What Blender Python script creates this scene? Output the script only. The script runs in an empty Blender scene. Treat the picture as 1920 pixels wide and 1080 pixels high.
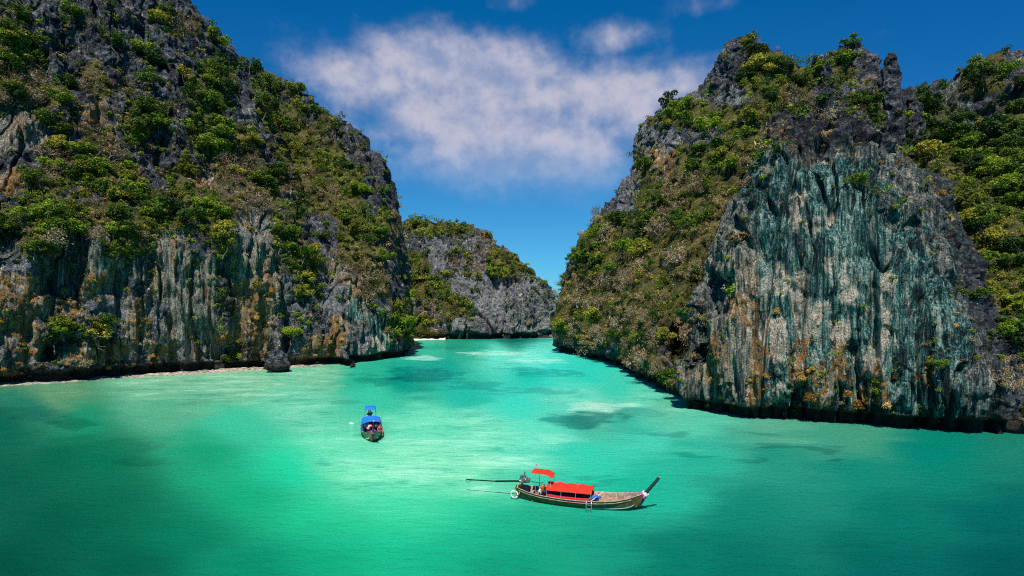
import bpy, math, random
import numpy as np
from mathutils import Vector, Matrix
random.seed(7); rng = np.random.default_rng(7)
S = bpy.context.scene
COL = S.collection
# ---------------------------------------------------------------- camera, sky, sun, exposure
CAM_H, F, HX, HY = 14.2, 960.0, 960.0, 592.0         # survey of the photograph: eye height, focal length in px, vanishing point
cam = bpy.data.objects.new('camera', bpy.data.cameras.new('camera')); COL.objects.link(cam)
cam.location = (0, 0, CAM_H); cam.rotation_euler = (math.pi/2, 0, 0)
cam.data.sensor_width = 36; cam.data.lens = 36*F/1920; cam.data.shift_y = (HY-540)/1920
cam.data.clip_start = .5; cam.data.clip_end = 20000
S.camera = cam
SUN_EL, SUN_AZ = math.radians(60), math.radians(186)   # azimuth from +Y clockwise; the sun is high behind the viewer
S.view_settings.view_transform = 'Standard'; S.view_settings.look = 'None'
S.view_settings.exposure = 0.28; S.view_settings.gamma = 1
sun = bpy.data.objects.new('sun', bpy.data.lights.new('sun', 'SUN')); COL.objects.link(sun)
sun.data.energy = 5.0; sun.data.angle = math.radians(.5); sun.data.color = (1, .93, .83)
sd = Vector((math.sin(SUN_AZ)*math.cos(SUN_EL), math.cos(SUN_AZ)*math.cos(SUN_EL), math.sin(SUN_EL)))
sun.rotation_euler = sd.to_track_quat('Z', 'Y').to_euler()
S.cycles.use_denoising = False; S.cycles.filter_width = 1.1
S.cycles.max_bounces = 5; S.cycles.diffuse_bounces = 2; S.cycles.glossy_bounces = 2; S.cycles.transmission_bounces = 2
S.cycles.caustics_reflective = False; S.cycles.caustics_refractive = False

class NT:
    """short hand for building node graphs"""
    def __init__(s, tree): s.t = tree; s.n = tree.nodes; s.l = tree.links
    def _in(s, sock, v):
        if v is None: return
        if isinstance(v, bpy.types.NodeSocket): s.l.new(v, sock)
        else:
            if hasattr(sock, 'default_value'):
                try: sock.default_value = v
                except Exception: sock.default_value = (*v, 1) if len(v) == 3 else v
    def node(s, typ, ins=None, **kw):
        nd = s.n.new(typ)
        for k, v in kw.items(): setattr(nd, k, v)
        for k, v in (ins or {}).items(): s._in(nd.inputs[k], v)
        return nd
    def m(s, op, a, b=None, c=None, clamp=False):
        nd = s.n.new('ShaderNodeMath'); nd.operation = op; nd.use_clamp = clamp
        for i, v in enumerate((a, b, c)): s._in(nd.inputs[i], v)
        return nd.outputs[0]
    def mix(s, f, a, b, mode='MIX', clampf=True):
        nd = s.n.new('ShaderNodeMix'); nd.data_type = 'RGBA'; nd.blend_type = mode; nd.clamp_factor = clampf
        s._in(nd.inputs[0], f); s._in(nd.inputs[6], a); s._in(nd.inputs[7], b)
        return nd.outputs[2]
    def noise(s, vec, scale, det=4, rough=.55, typ='FBM', lac=2.0, out='Fac'):
        nd = s.n.new('ShaderNodeTexNoise'); nd.noise_type = typ
        s._in(nd.inputs['Vector'], vec); nd.inputs['Scale'].default_value = scale
        nd.inputs['Detail'].default_value = det; nd.inputs['Roughness'].default_value = rough; nd.inputs['Lacunarity'].default_value = lac
        return nd.outputs[out]
    def maprange(s, v, a, b, c=0., d=1., interp='SMOOTHSTEP'):
        nd = s.n.new('ShaderNodeMapRange'); nd.interpolation_type = interp
        for i, x in enumerate((v, a, b, c, d)): s._in(nd.inputs[i], x)
        return nd.outputs[0]
    def mapping(s, vec, scale=(1, 1, 1), rot=(0, 0, 0), loc=(0, 0, 0)):
        nd = s.n.new('ShaderNodeMapping'); s._in(nd.inputs[0], vec)
        nd.inputs[1].default_value = loc; nd.inputs[2].default_value = rot; nd.inputs[3].default_value = scale
        return nd.outputs[0]
    def ramp(s, f, stops, interp='LINEAR'):
        nd = s.n.new('ShaderNodeValToRGB'); s._in(nd.inputs[0], f); cr = nd.color_ramp; cr.interpolation = interp
        while len(cr.elements) < len(stops): cr.elements.new(.5)
        for e, (p, c) in zip(cr.elements, stops): e.position = p; e.color = (*c, 1)
        return nd.outputs[0]

# sky: Nishita daylight (saturated, as through a polariser) with a bank of soft cloud
world = bpy.data.worlds.new('World'); S.world = world; world.use_nodes = True
W = NT(world.node_tree); W.n.clear()
sky = W.node('ShaderNodeTexSky', sky_type='NISHITA', sun_disc=False, sun_elevation=SUN_EL, sun_rotation=SUN_AZ,
             altitude=0, air_density=1.0, dust_density=.3, ozone_density=3.0)
tc = W.node('ShaderNodeTexCoord').outputs['Generated']
sep = W.node('ShaderNodeSeparateXYZ', {0: tc})
az = W.m('ARCTAN2', sep.outputs[0], sep.outputs[1]); el = W.m('ARCSINE', sep.outputs[2])
deep = W.maprange(el, .02, .62)
side = W.maprange(W.m('ABSOLUTE', az), .15, 1.0)
tint = W.mix(deep, (.40, 1.22, 1.66, 1), (.0, .97, 1.62, 1))
tint = W.mix(W.m('MULTIPLY', side, .6), tint, (.0, .62, 1.35, 1))
skyc = W.mix(1.0, sky.outputs[0], tint, 'MULTIPLY')
def dirblob(px, py, rx, ry, amp=1.0):
    a0 = math.atan2(px-HX, F); e0 = math.atan2(HY-py, math.hypot(F, px-HX))
    ra, re = rx/F*math.cos(a0)**2, ry/F*math.cos(e0)**2
    dx = W.m('DIVIDE', W.m('SUBTRACT', az, a0), ra); dy = W.m('DIVIDE', W.m('SUBTRACT', el, e0), re)
    r2 = W.m('ADD', W.m('MULTIPLY', dx, dx), W.m('MULTIPLY', dy, dy))
    return W.m('MULTIPLY', W.m('EXPONENT', W.m('MULTIPLY', r2, -1.0)), amp)
def blobsum(lst):
    acc = None
    for b in lst:
        v = dirblob(*b); acc = v if acc is None else W.m('MAXIMUM', acc, v)
    return acc
body = blobsum([(815, 125, 155, 80, 1.15), (945, 140, 140, 85, 1.12), (700, 160, 160, 80, .9), (900, 215, 270, 100, 1.08), (1120, 180, 220, 80, 1.0),
                (1260, 155, 140, 60, .72), (980, 290, 300, 100, .98), (660, 225, 150, 80, .6), (950, 370, 200, 60, .35), (1150, 72, 120, 46, .7), (1285, 12, 150, 34, .38),
                (980, 5, 140, 30, .35)])
n1 = W.noise(W.mapping(tc, (1, 1, 1.25)), 6.5, 10, .58); n2 = W.noise(W.mapping(tc, (1, 1, 1.1), loc=(3, 1, 2)), 16, 8, .6)
den = W.m('ADD', body, W.m('MULTIPLY', W.m('SUBTRACT', n1, .5), .95)); den = W.m('ADD', den, W.m('MULTIPLY', W.m('SUBTRACT', n2, .5), .6))
cov = W.m('MULTIPLY', W.maprange(den, .20, .95), .88)
inner = W.noise(W.mapping(tc, (1, 1, 1.5), loc=(9, 4, 2)), 9, 8, .6)
n1b = W.noise(W.mapping(tc, (1, 1, 1.25), loc=(.01, 0, .045)), 6.5, 10, .58); n2b = W.noise(W.mapping(tc, (1, 1, 1.1), loc=(3.01, 1, 2.02)), 16, 8, .6)
lit = W.m('ADD', W.m('MULTIPLY', W.m('SUBTRACT', n1, n1b), 1.6), W.m('SUBTRACT', n2, n2b))
cc = W.mix(W.maprange(W.m('ADD', W.m('MULTIPLY', W.m('SUBTRACT', inner, .5), .6), lit), -.36, .40), (3.9, 4.9, 7.8, 1), (8.6, 8.2, 9.5, 1))
low = W.maprange(el, .18, .36)
cc = W.mix(low, (1.8, 5.0, 9.6, 1), cc)
fin = W.mix(cov, skyc, cc)
bg = W.node('ShaderNodeBackground', {0: fin, 1: .058})
W.l.new(bg.outputs[0], W.node('ShaderNodeOutputWorld').inputs[0])

# ---------------------------------------------------------------- helpers
def world_at(px, py, Y): return np.array([(px-HX)/F*Y, Y, CAM_H-(py-HY)/F*Y])
def on_water(px, py, z=0.):
    Y = (CAM_H-z)*F/(py-HY); return np.array([(px-HX)/F*Y, Y, z])
def project(P):
    Y = np.maximum(P[..., 1], 1.); return HX+F*P[..., 0]/Y, HY-F*(P[..., 2]-CAM_H)/Y

_perm = np.tile(np.random.default_rng(11).permutation(256), 3)
_g = np.random.default_rng(12).normal(size=(256, 3)); _g /= np.linalg.norm(_g, axis=1)[:, None]; _g = _g.astype(np.float32)
def perlin(x, y, z, seed=0):
    x = np.asarray(x, np.float64)+seed*17.31; y = np.asarray(y, np.float64)+seed*7.77; z = np.asarray(z, np.float64)+seed*3.13
    xi, yi, zi = np.floor(x).astype(np.int64), np.floor(y).astype(np.int64), np.floor(z).astype(np.int64)
    xf, yf, zf = (x-xi).astype(np.float32), (y-yi).astype(np.float32), (z-zi).astype(np.float32)
    u, v, w = [t*t*t*(t*(t*6-15)+10) for t in (xf, yf, zf)]
    out = 0
    for a in (0, 1):
        ha = _perm[(xi+a) & 255]
        for b in (0, 1):
            hb = _perm[ha+((yi+b) & 255)]
            for c in (0, 1):
                g = _g[_perm[hb+((zi+c) & 255)]]
                d = g[..., 0]*(xf-a)+g[..., 1]*(yf-b)+g[..., 2]*(zf-c)
                out = out+d*(u if a else 1-u)*(v if b else 1-v)*(w if c else 1-w)
    return out*1.5
def fbm(P, s, oct=4, seed=0, gain=.5):
    s = np.asarray(s, float)*np.ones(3); o = 0; a = 1
    for k in range(oct):
        o = o+a*perlin(P[..., 0]/s[0], P[..., 1]/s[1], P[..., 2]/s[2], seed+k); s = s/2.03; a *= gain
    return o
def ridged(P, s, oct=3, seed=0, gain=.5):
    s = np.asarray(s, float)*np.ones(3); o = 0; a = 1; t = 0
    for k in range(oct):
        o = o+a*(1-2*np.abs(perlin(P[..., 0]/s[0], P[..., 1]/s[1], P[..., 2]/s[2], seed+k))); t += a; s = s/2.03; a *= gain
    return o/t
def sstep(a, b, x):
    t = np.clip((x-a)/(b-a), 0, 1); return t*t*(3-2*t)

def mesh_np(name, V, Fq, mat=None, parent=None, smooth=False, attrs=None, mats=None, midx=None):
    """one mesh object from arrays (quads or tris in an (n,k) index array)"""
    V = np.asarray(V, np.float32).reshape(-1, 3); Fq = np.asarray(Fq, np.int32)
    me = bpy.data.meshes.new(name); k = Fq.shape[1]
    me.vertices.add(len(V)); me.vertices.foreach_set('co', V.ravel())
    me.loops.add(Fq.size); me.loops.foreach_set('vertex_index', Fq.ravel())
    me.polygons.add(len(Fq)); me.polygons.foreach_set('loop_start', np.arange(0, Fq.size, k, dtype=np.int32))
    me.polygons.foreach_set('loop_total', np.full(len(Fq), k, np.int32))
    if smooth: me.polygons.foreach_set('use_smooth', np.ones(len(Fq), bool))
    for nm, arr in (attrs or {}).items():
        a = me.color_attributes.new(nm, 'FLOAT_COLOR', 'POINT'); a.data.foreach_set('color', np.asarray(arr, np.float32).ravel())
    me.update(calc_edges=True); me.validate()
    o = bpy.data.objects.new(name, me); COL.objects.link(o)
    if mat: me.materials.append(mat)
    if parent: o.parent = parent
    return o
def tag(o, label=None, cat=None, group=None, kind=None):
    if label: o['label'] = label
    if cat: o['category'] = cat
    if group: o['group'] = group
    if kind: o['kind'] = kind
    return o

# ---------------------------------------------------------------- what grows where, surveyed in 40 px cells
ROWS = {
 0: (0, 'ggrgrgrrg'), 1: (0, 'Ggrggrrgbg'), 2: (0, 'Gyrrrrgrrgg'), 3: (0, 'bbrrbrrrrGGrG'),
 4: (0, 'bbGrbmmrrGGrGgg'), 5: (0, 'wwgmogGGmGgRyGgG'), 6: (0, 'wwmgbmGgrGGyryymg'), 7: (0, 'rrbbymrrggbbrGGGgg'),
 8: (0, 'ogbGGymrGobbGbbGGg'), 9: (0, 'gGGgmGGGyGmbbgGbGgg'), 10: (0, 'GyGGbGyGyGywwGrryGmgmGb'),
 11: (0, 'dGbdwGGwwgywwGrryGmgRgbm'), 12: (0, 'RRddwwwwwwdwwGywbbgGRbmGG'), 13: (0, 'ooddowgwwwgooRyRobrGGbRRRg'),
 14: (0, 'oowoRRoRwwgooRgRtRGbmGbRRR'), 15: (0, 'oorgyRoRwwoooRgoRtGGbbRRRR'), 16: (0, 'RodoooRoRwdmoRooRTRrrrrrrr'),
 17: (0, 'orrrrrrrrrrrrrrrrrrrrrrrrr'), 18: (0, 'rrrrrrrrrr')}
RROWS = {
 0: (30, 'rrrrrrrrrrrrrrrrrr'), 1: (30, 'rrrrryrrrgrrrrrggg'), 2: (32, 'rrryyrrgrrgggggg'), 3: (31, 'rrrryGGGGrrggdGG'), 4: (30, 'GGRgRGGbrrmrrgddgd'),
 5: (28, 'ggGGGGyyGmryGGmGGddGG'), 6: (28, 'ggRRgRGymrrrrryGGGGGm'), 7: (28, 'ggooGGybrwrrrrymGGGy'),
 8: (27, 'rrRGobGmbrtttGgrrbGGGG'), 9: (27, 'brRGbybbyrTttrGrrrbyyG'), 10: (26, 'bbbGGbGbbrtTTttwgrryyyy'),
 11: (26, 'GGGGybmbrRtttttwrgrryyy'), 12: (26, 'gGybbmbrRRTtTTtwgrrryyG'), 13: (26, 'bbbbyygdRTTTtTtTwrrrGmy'),
 14: (26, 'byбbbGbdoTtTTtTTwrRRrbG'.replace('б', 'b')), 15: (26, 'bbbbbbdRRTTTTTtTwrRRrbG'), 16: (26, 'rbgbbgdoRoToRowTwggwrbG'),
 17: (26, 'rrrrbgRoRowooowowogRbbG'), 18: (26, 'rrrrrrrrroTwowooRwwwrbd'), 19: (26, 'rrrrrrrrrrrrrrrrrRRrrrr')}
RR7 = 'ggooGGybrwtrrrrymGGGy'; RROWS[7] = (28, 'ggooGGybrwwrrrrymGGGy'[:20])
for _r in range(10, 16):
    c0, st = ROWS[_r]; ROWS[_r] = (c0, ''.join(('m' if (i+_r) % 2 else 'R') if ch == 'b' and i >= 19 else ('G' if _r == 10 and i >= 19 else ch) for i, ch in enumerate(st)))
for _r, _s in ((8, 'yGGG'), (9, 'yyyG'), (10, 'ryyy'), (11, 'ryyy'), (12, 'rryG'), (13, 'rrGy'), (14, 'RrrG'), (15, 'RrrG'), (16, 'rrrG'), (17, 'Rrrb'), (18, 'rrrr'), (19, 'rrrr')):
    c0, st = RROWS[_r]; st = st[:44-c0]; RROWS[_r] = (c0, st+_s)
GW, GH = 64, 27
grid = [['r']*GW for _ in range(GH)]
for src in (ROWS, RROWS):
    for r, (c0, st) in src.items():
        for i, ch in enumerate(st): grid[r][c0+i] = ch
for r in range(GH):
    for c in range(48, GW): grid[r][c] = grid[r][47]
#        green brown orange | teal tan vegground light flute
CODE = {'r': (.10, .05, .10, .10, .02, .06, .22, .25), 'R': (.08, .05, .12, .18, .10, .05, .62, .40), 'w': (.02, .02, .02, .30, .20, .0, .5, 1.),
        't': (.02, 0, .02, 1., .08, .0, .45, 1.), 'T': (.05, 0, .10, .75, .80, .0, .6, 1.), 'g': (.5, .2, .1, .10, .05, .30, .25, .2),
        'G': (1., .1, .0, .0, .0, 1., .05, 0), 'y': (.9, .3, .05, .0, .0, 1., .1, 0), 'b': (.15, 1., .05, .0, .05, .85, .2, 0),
        'o': (.10, .15, 1., .30, .50, .05, .5, .7), 'm': (.45, .5, .5, .05, .15, .40, .25, .1), 'd': (.4, .1, .0, .25, .0, .25, .0, .6)}  # 'd' recesses and far hill face: rock colour darkened in place of shade
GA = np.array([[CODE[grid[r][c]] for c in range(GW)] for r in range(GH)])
GD = np.array([[{'d': 1., 'w': .28, 'G': -.2, 'y': -.15}.get(grid[r][c], 0.) for c in range(GW)] for r in range(GH)])
def sample_d(px, py):
    gx = np.clip(px/40-.5, 0, GW-1.001); gy = np.clip(py/40-.5, 0, GH-1.001)
    x0, y0 = gx.astype(int), gy.astype(int); fx, fy = sstep(0, 1, gx-x0), sstep(.25, .75, gy-y0)
    return (GD[y0, x0]*(1-fx)+GD[y0, x0+1]*fx)*(1-fy)+(GD[y0+1, x0]*(1-fx)+GD[y0+1, x0+1]*fx)*fy
def sample(px, py):
    gx = np.clip(px/40-.5, 0, GW-1.001); gy = np.clip(py/40-.5, 0, GH-1.001)
    x0, y0 = gx.astype(int), gy.astype(int); fx, fy = (gx-x0)[..., None], (gy-y0)[..., None]
    fx = sstep(.2, .8, fx); fy = sstep(.2, .8, fy)
    return (GA[y0, x0]*(1-fx)+GA[y0, x0+1]*fx)*(1-fy)+(GA[y0+1, x0]*(1-fx)+GA[y0+1, x0+1]*fx)*fy

# ---------------------------------------------------------------- rock material
def rock_material(name, k=1.0):
    m = bpy.data.materials.new(name); m.use_nodes = True; N = NT(m.node_tree); N.n.clear()
    co = N.node('ShaderNodeTexCoord').outputs['Object']
    A = N.node('ShaderNodeAttribute', attribute_name='zone_a'); B = N.node('ShaderNodeAttribute', attribute_name='zone_b')
    sa = N.node('ShaderNodeSeparateColor', {0: A.outputs['Color']}); sb = N.node('ShaderNodeSeparateColor', {0: B.outputs['Color']})
    teal, tan, veg = sa.outputs[0], sa.outputs[1], sa.outputs[2]; light = A.outputs['Alpha']
    orange, flute = sb.outputs[0], sb.outputs[1]
    st = N.mapping(co, (1, 1, .05)); st2 = N.mapping(co, (1, 1, .035), loc=(5, 2, 1))
    big = N.noise(co, .10*k, 5, .6); mid = N.noise(co, .7*k, 7, .65); fine = N.noise(co, 3.2*k, 6, .7)
    streak = N.noise(st, 1.3*k, 6, .66); streak2 = N.noise(st2, 4.5*k, 5, .7)
    pit = N.node('ShaderNodeTexVoronoi', {'Vector': N.mapping(co, (1, 1, .6)), 'Scale': 1.3*k, 'Randomness': 1}, feature='DISTANCE_TO_EDGE').outputs['Distance']
    # weathered limestone
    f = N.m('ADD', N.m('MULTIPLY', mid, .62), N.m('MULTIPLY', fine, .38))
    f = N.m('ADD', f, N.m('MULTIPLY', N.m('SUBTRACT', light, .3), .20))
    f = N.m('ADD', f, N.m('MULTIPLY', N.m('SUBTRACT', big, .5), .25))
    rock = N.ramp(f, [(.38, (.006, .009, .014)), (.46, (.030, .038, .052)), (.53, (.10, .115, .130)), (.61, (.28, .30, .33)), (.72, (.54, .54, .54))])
    cr2 = N.node('ShaderNodeTexVoronoi', {'Vector': N.mapping(co, (1, 1, .45), (.2, .1, 0)), 'Scale': .55*k, 'Randomness': 1}, feature='DISTANCE_TO_EDGE').outputs['Distance']
    joint = N.m('MULTIPLY', N.maprange(pit, .0, .10, .45, 1), N.maprange(cr2, .0, .07, .4, 1))
    rock = N.mix(1.0, rock, N.node('ShaderNodeCombineColor', {0: joint, 1: joint, 2: joint}).outputs[0], 'MULTIPLY')
    # fluted, streaked walls
    g = N.m('ADD', N.m('MULTIPLY', streak, .6), N.m('MULTIPLY', streak2, .4))
    g = N.m('ADD', g, N.m('MULTIPLY', N.m('SUBTRACT', fine, .5), .22))
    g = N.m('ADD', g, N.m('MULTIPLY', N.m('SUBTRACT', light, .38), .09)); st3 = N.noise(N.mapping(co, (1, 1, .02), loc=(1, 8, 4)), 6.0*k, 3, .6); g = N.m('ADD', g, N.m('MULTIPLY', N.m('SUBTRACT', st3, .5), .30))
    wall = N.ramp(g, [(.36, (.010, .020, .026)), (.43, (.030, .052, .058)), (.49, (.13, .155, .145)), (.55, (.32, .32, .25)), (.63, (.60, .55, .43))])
    och = N.maprange(N.noise(N.mapping(co, (1, 1, .06), loc=(4, 4, 9)), .45*k, 5, .65), .50, .60)
    wall = N.mix(N.m('MULTIPLY', N.m('MULTIPLY', och, .85), N.maprange(tan, .03, .22)), wall, N.ramp(g, [(.40, (.05, .028, .012)), (.50, (.26, .15, .06)), (.60, (.58, .42, .24))]))
    tealc = N.ramp(g, [(.42, (.002, .007, .009)), (.46, (.006, .036, .042)), (.50, (.022, .130, .128)), (.545, (.10, .27, .235)), (.60, (.48, .54, .46))])
    fl = N.maprange(N.m('ADD', flute, N.m('MULTIPLY', N.m('SUBTRACT', mid, .5), .5)), .35, .6)
    c = N.mix(fl, rock, wall)
    tf = N.maprange(N.m('ADD', teal, N.m('MULTIPLY', N.m('SUBTRACT', N.noise(st, .5*k, 5, .6), .5), 1.8)), .48, .78)
    c = N.mix(tf, c, tealc)
    # warm bare patches where rock has flaked
    tn = N.noise(N.mapping(co, (1, 1, .2), loc=(2, 7, 3)), .60*k, 8, .68)
    tnf = N.maprange(N.m('ADD', tn, N.m('MULTIPLY', tan, .24)), .635, .69)
    tcol = N.ramp(N.m('ADD', N.m('MULTIPLY', fine, .45), N.m('MULTIPLY', g, .55)), [(.38, (.07, .055, .045)), (.46, (.40, .32, .23)), (.54, (.80, .71, .58))])
    c = N.mix(N.m('MULTIPLY', tnf, .9), c, tcol)
    on = N.noise(N.mapping(co, (1, 1, .5), loc=(8, 1, 5)), 1.5*k, 6, .65)
    of = N.maprange(N.m('ADD', on, N.m('MULTIPLY', orange, .19)), .64, .70)
    c = N.mix(N.m('MULTIPLY', of, .85), c, N.mix(fine, (.18, .07, .015, 1), (.62, .30, .08, 1)))
    # soil, leaf litter and low cover
    vn = N.noise(co, .9*k, 6, .65, ); vf = N.maprange(N.m('ADD', veg, N.m('MULTIPLY', N.m('SUBTRACT', vn, .5), 1.5)), .42, .62)
    vc = N.ramp(N.m('ADD', N.m('MULTIPLY', fine, .6), N.m('MULTIPLY', N.noise(co, .25*k, 4, .6), .4)), [(.36, (.006, .010, .003)), (.45, (.032, .038, .008)), (.53, (.105, .100, .022)), (.63, (.26, .20, .065))])
    c = N.mix(vf, c, vc)
    # tide-stained foot
    z = N.node('ShaderNodeSeparateXYZ', {0: co}).outputs[2]
    zz = N.m('SUBTRACT', z, N.m('MULTIPLY', mid, 2.2))
    wet = N.maprange(zz, .3/k, 1.6/k, 1, 0)
    c = N.mix(N.m('MULTIPLY', wet, .93), c, N.mix(fine, (.006, .006, .005, 1), (.06, .05, .038, 1)))
    h = N.m('ADD', N.m('MULTIPLY', fine, .5), N.m('MULTIPLY', mid, .9)); h = N.m('ADD', h, N.m('MULTIPLY', N.maprange(pit, 0, .18), .10))
    h = N.m('ADD', h, N.m('MULTIPLY', N.m('MULTIPLY', g, fl), 1.2))
    bmp = N.node('ShaderNodeBump', {'Strength': 1.0, 'Distance': 1.3/k, 'Height': h})
    p = N.node('ShaderNodeBsdfPrincipled', {'Base Color': c, 'Roughness': .85, 'Normal': bmp.outputs[0], 'Specular IOR Level': .25})
    N.l.new(p.outputs[0], N.node('ShaderNodeOutputMaterial').inputs[0]); return m
M_ROCK = rock_material('limestone', 1.0); M_ROCK_FAR = rock_material('limestone_far', .55)

# ---------------------------------------------------------------- cliffs: ribs climbing from the waterline to the ridge, lofted and weathered
def catmull(P, t):
    """P (n,...) control values, t in [0,n-1]"""
    n = len(P); i = np.clip(np.floor(t).astype(int), 0, n-2); f = (t-i).reshape((-1,)+(1,)*(P.ndim-1))
    p0, p1, p2, p3 = P[np.clip(i-1, 0, n-1)], P[i], P[i+1], P[np.clip(i+2, 0, n-1)]
    m1, m2 = (p2-p0)*.4, (p3-p1)*.4
    return (2*f**3-3*f**2+1)*p1+(f**3-2*f**2+f)*m1+(-2*f**3+3*f**2)*p2+(f**3-f**2)*m2
def rib3d(rib, back):
    (bx, by), rest = rib[0][:2], rib[1:]
    Yb = rib[0][2] if len(rib[0]) > 2 else CAM_H*F/(by-HY)
    b = world_at(bx, by, Yb)
    pts = [b+np.array([0, 0, -5.]), b]+[world_at(x, y, Yb+d) for x, y, d in rest]
    nv = len(pts); L = pts[-1]; h = pts[-1]-pts[-3]; h[2] = 0; h /= max(np.linalg.norm(h), 1e-3)
    pts += [L+h*5*back-np.array([0, 0, 1.5*back]), L+h*16*back-np.array([0, 0, 12*back]), L+h*34*back-np.array([0, 0, 42*back]), np.array([*(L+h*44*back)[:2], -5.])]
    return np.array(pts), nv
def loft(ribs, step, back=1.0, vis_frac=.86):
    R = [rib3d(r, back) for r in ribs]
    hmax = []
    for P, nv in R:
        x, y = project(P[:nv]); hmax.append(np.hypot(np.diff(x), np.diff(y)).sum())
    nvis = int(max(hmax)/step); nback = int(nvis*(1-vis_frac)/vis_frac)
    rows = []
    for P, nv in R:
        d = np.linalg.norm(np.diff(P, axis=0), axis=1)
        x, y = project(P); w = np.hypot(np.diff(x), np.diff(y))+.15*d*F/P[1, 1]
        for lo, hi, n in ((0, nv-1, nvis), (nv-1, len(P)-1, nback)):
            ww = w[lo:hi] if lo == 0 else d[lo:hi]
            s = np.concatenate([[0], np.cumsum(ww)]); q = np.linspace(0, s[-1], n, endpoint=(lo > 0)) if lo == 0 else np.linspace(0, s[-1], n)
            t = np.interp(q, s, np.arange(lo, hi+1)); rows.append(catmull(P, t))
    G = np.array([np.vstack(rows[i:i+2]) for i in range(0, len(rows), 2)])
    ux = np.array([np.median(project(g[:nvis])[0]) for g in G]); uy = np.array([g[:nvis, 1].mean() for g in G])
    dist = np.maximum(np.abs(np.diff(ux)), 6)+np.abs(np.diff(uy))*.35
    s = np.concatenate([[0], np.cumsum(dist)]); nu = int(s[-1]/step)
    return catmull(G, np.interp(np.linspace(0, s[-1], nu), s, np.arange(len(G))))
def normals(G):
    du = np.gradient(G, axis=0); dv = np.gradient(G, axis=1); n = np.cross(du, dv)
    return n/np.maximum(np.linalg.norm(n, axis=2, keepdims=True), 1e-6)
CLIFFS = []
def cliff(name, ribs, step, k=1.0, back=1.0, seed=0, rough=1.0, mat=None, notch=1.7, extra=None, zones=None):
    """k scales feature size (bigger = coarser rock, for far cliffs)"""
    G = loft(ribs, step, back)
    n = normals(G)
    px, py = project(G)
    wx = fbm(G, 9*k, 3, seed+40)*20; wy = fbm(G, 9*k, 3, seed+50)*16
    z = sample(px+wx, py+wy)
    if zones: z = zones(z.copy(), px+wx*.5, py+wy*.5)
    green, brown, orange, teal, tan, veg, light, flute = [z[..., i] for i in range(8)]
    steep = 1-np.clip(n[..., 2], 0, 1)
    dk = sample_d(px+wx, py+wy); d = -2.6*k*dk+2.6*k*rough*fbm(G, 26*k, 3, seed)
    d += 2.5*k*rough*(ridged(G, (9*k, 9*k, 32*k), 3, seed+5)-.4)
    G1 = G+n*d[..., None]
    bare = np.clip(1-veg*.8, .15, 1)
    cl = np.abs(perlin(G1[..., 0]/(11*k), G1[..., 1]/(11*k), G1[..., 2]/(110*k), seed+70)); cl2 = np.abs(perlin(G1[..., 0]/(5*k), G1[..., 1]/(5*k), G1[..., 2]/(34*k), seed+71))
    dcl = -1.7*k*(1-sstep(0, .10, cl))*bare-1.3*k*(1-sstep(0, .11, cl2))*bare*(.4+.6*flute)
    pn = fbm(G1, (5*k, 5*k, 16*k), 2, seed+72)*3.2; pf = pn-np.floor(pn)
    dcl += bare*(1-.5*teal)*.85*k*(np.floor(pn)+sstep(0, .22, pf))*.55
    G1 = G1+n*dcl[..., None]
    rk = np.clip(1.05-.75*veg-.45*teal, .25, 1)
    d2 = rk*(1-.88*flute)*(1.7*k*(ridged(G1, (3.8*k, 3.8*k, 5.2*k), 3, seed+10)-.4)+.5*k*(ridged(G1, 1.5*k, 2, seed+14)-.4))
    d2 += flute*steep*(1.15*k*(ridged(G, (3.0*k, 3.0*k, 60*k), 2, seed+20)-.4)+.75*k*(ridged(G, (1.3*k, 1.3*k, 34*k), 2, seed+24)-.4)+.25*k*fbm(G1, (1.2*k, 1.2*k, 3*k), 2, seed+27))
    # ledges: horizontal breaks in the rock
    zz = G1[..., 2]/(7.5*k)+fbm(G1, 14*k, 2, seed+30)*1.1; fr = zz-np.floor(zz)
    d2 += (1-veg*.5)*(1-.7*flute)*.9*k*(sstep(0, .25, fr)*(1-sstep(.55, 1., fr))-.5)
    d2 += veg*(.8*k*fbm(G1, 3.2*k, 2, seed+33))
    G2 = G1+n*d2[..., None]
    # sea-cut notch along the waterline
    h = G2[..., 2]; nh = n.copy(); nh[..., 2] = 0; nh /= np.maximum(np.linalg.norm(nh, axis=2, keepdims=True), .2)
    top = notch*(1.25+.5*fbm(G, 12, 2, seed+60))
    cut = (1-sstep(top*.75, top*1.15, h))*1.15*notch+(1-sstep(top, top*2.4, h))*.3*notch
    G2 = G2-nh*cut[..., None]*np.clip(steep*1.3, 0, 1)[..., None]
    if extra is not None: G2 = extra(G2, n, px, py)
    nu, nv = G.shape[:2]
    idx = np.arange(nu*nv).reshape(nu, nv)
    q = np.stack([idx[:-1, :-1], idx[1:, :-1], idx[1:, 1:], idx[:-1, 1:]], -1).reshape(-1, 4)
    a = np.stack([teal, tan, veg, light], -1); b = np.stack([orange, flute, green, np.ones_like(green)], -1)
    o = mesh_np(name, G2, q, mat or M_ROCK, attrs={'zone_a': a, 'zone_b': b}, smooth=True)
    tag(o, kind='structure')
    N2 = normals(G2)
    CLIFFS.append((name, G2.reshape(-1, 3), N2.reshape(-1, 3), k))
    return o

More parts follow.
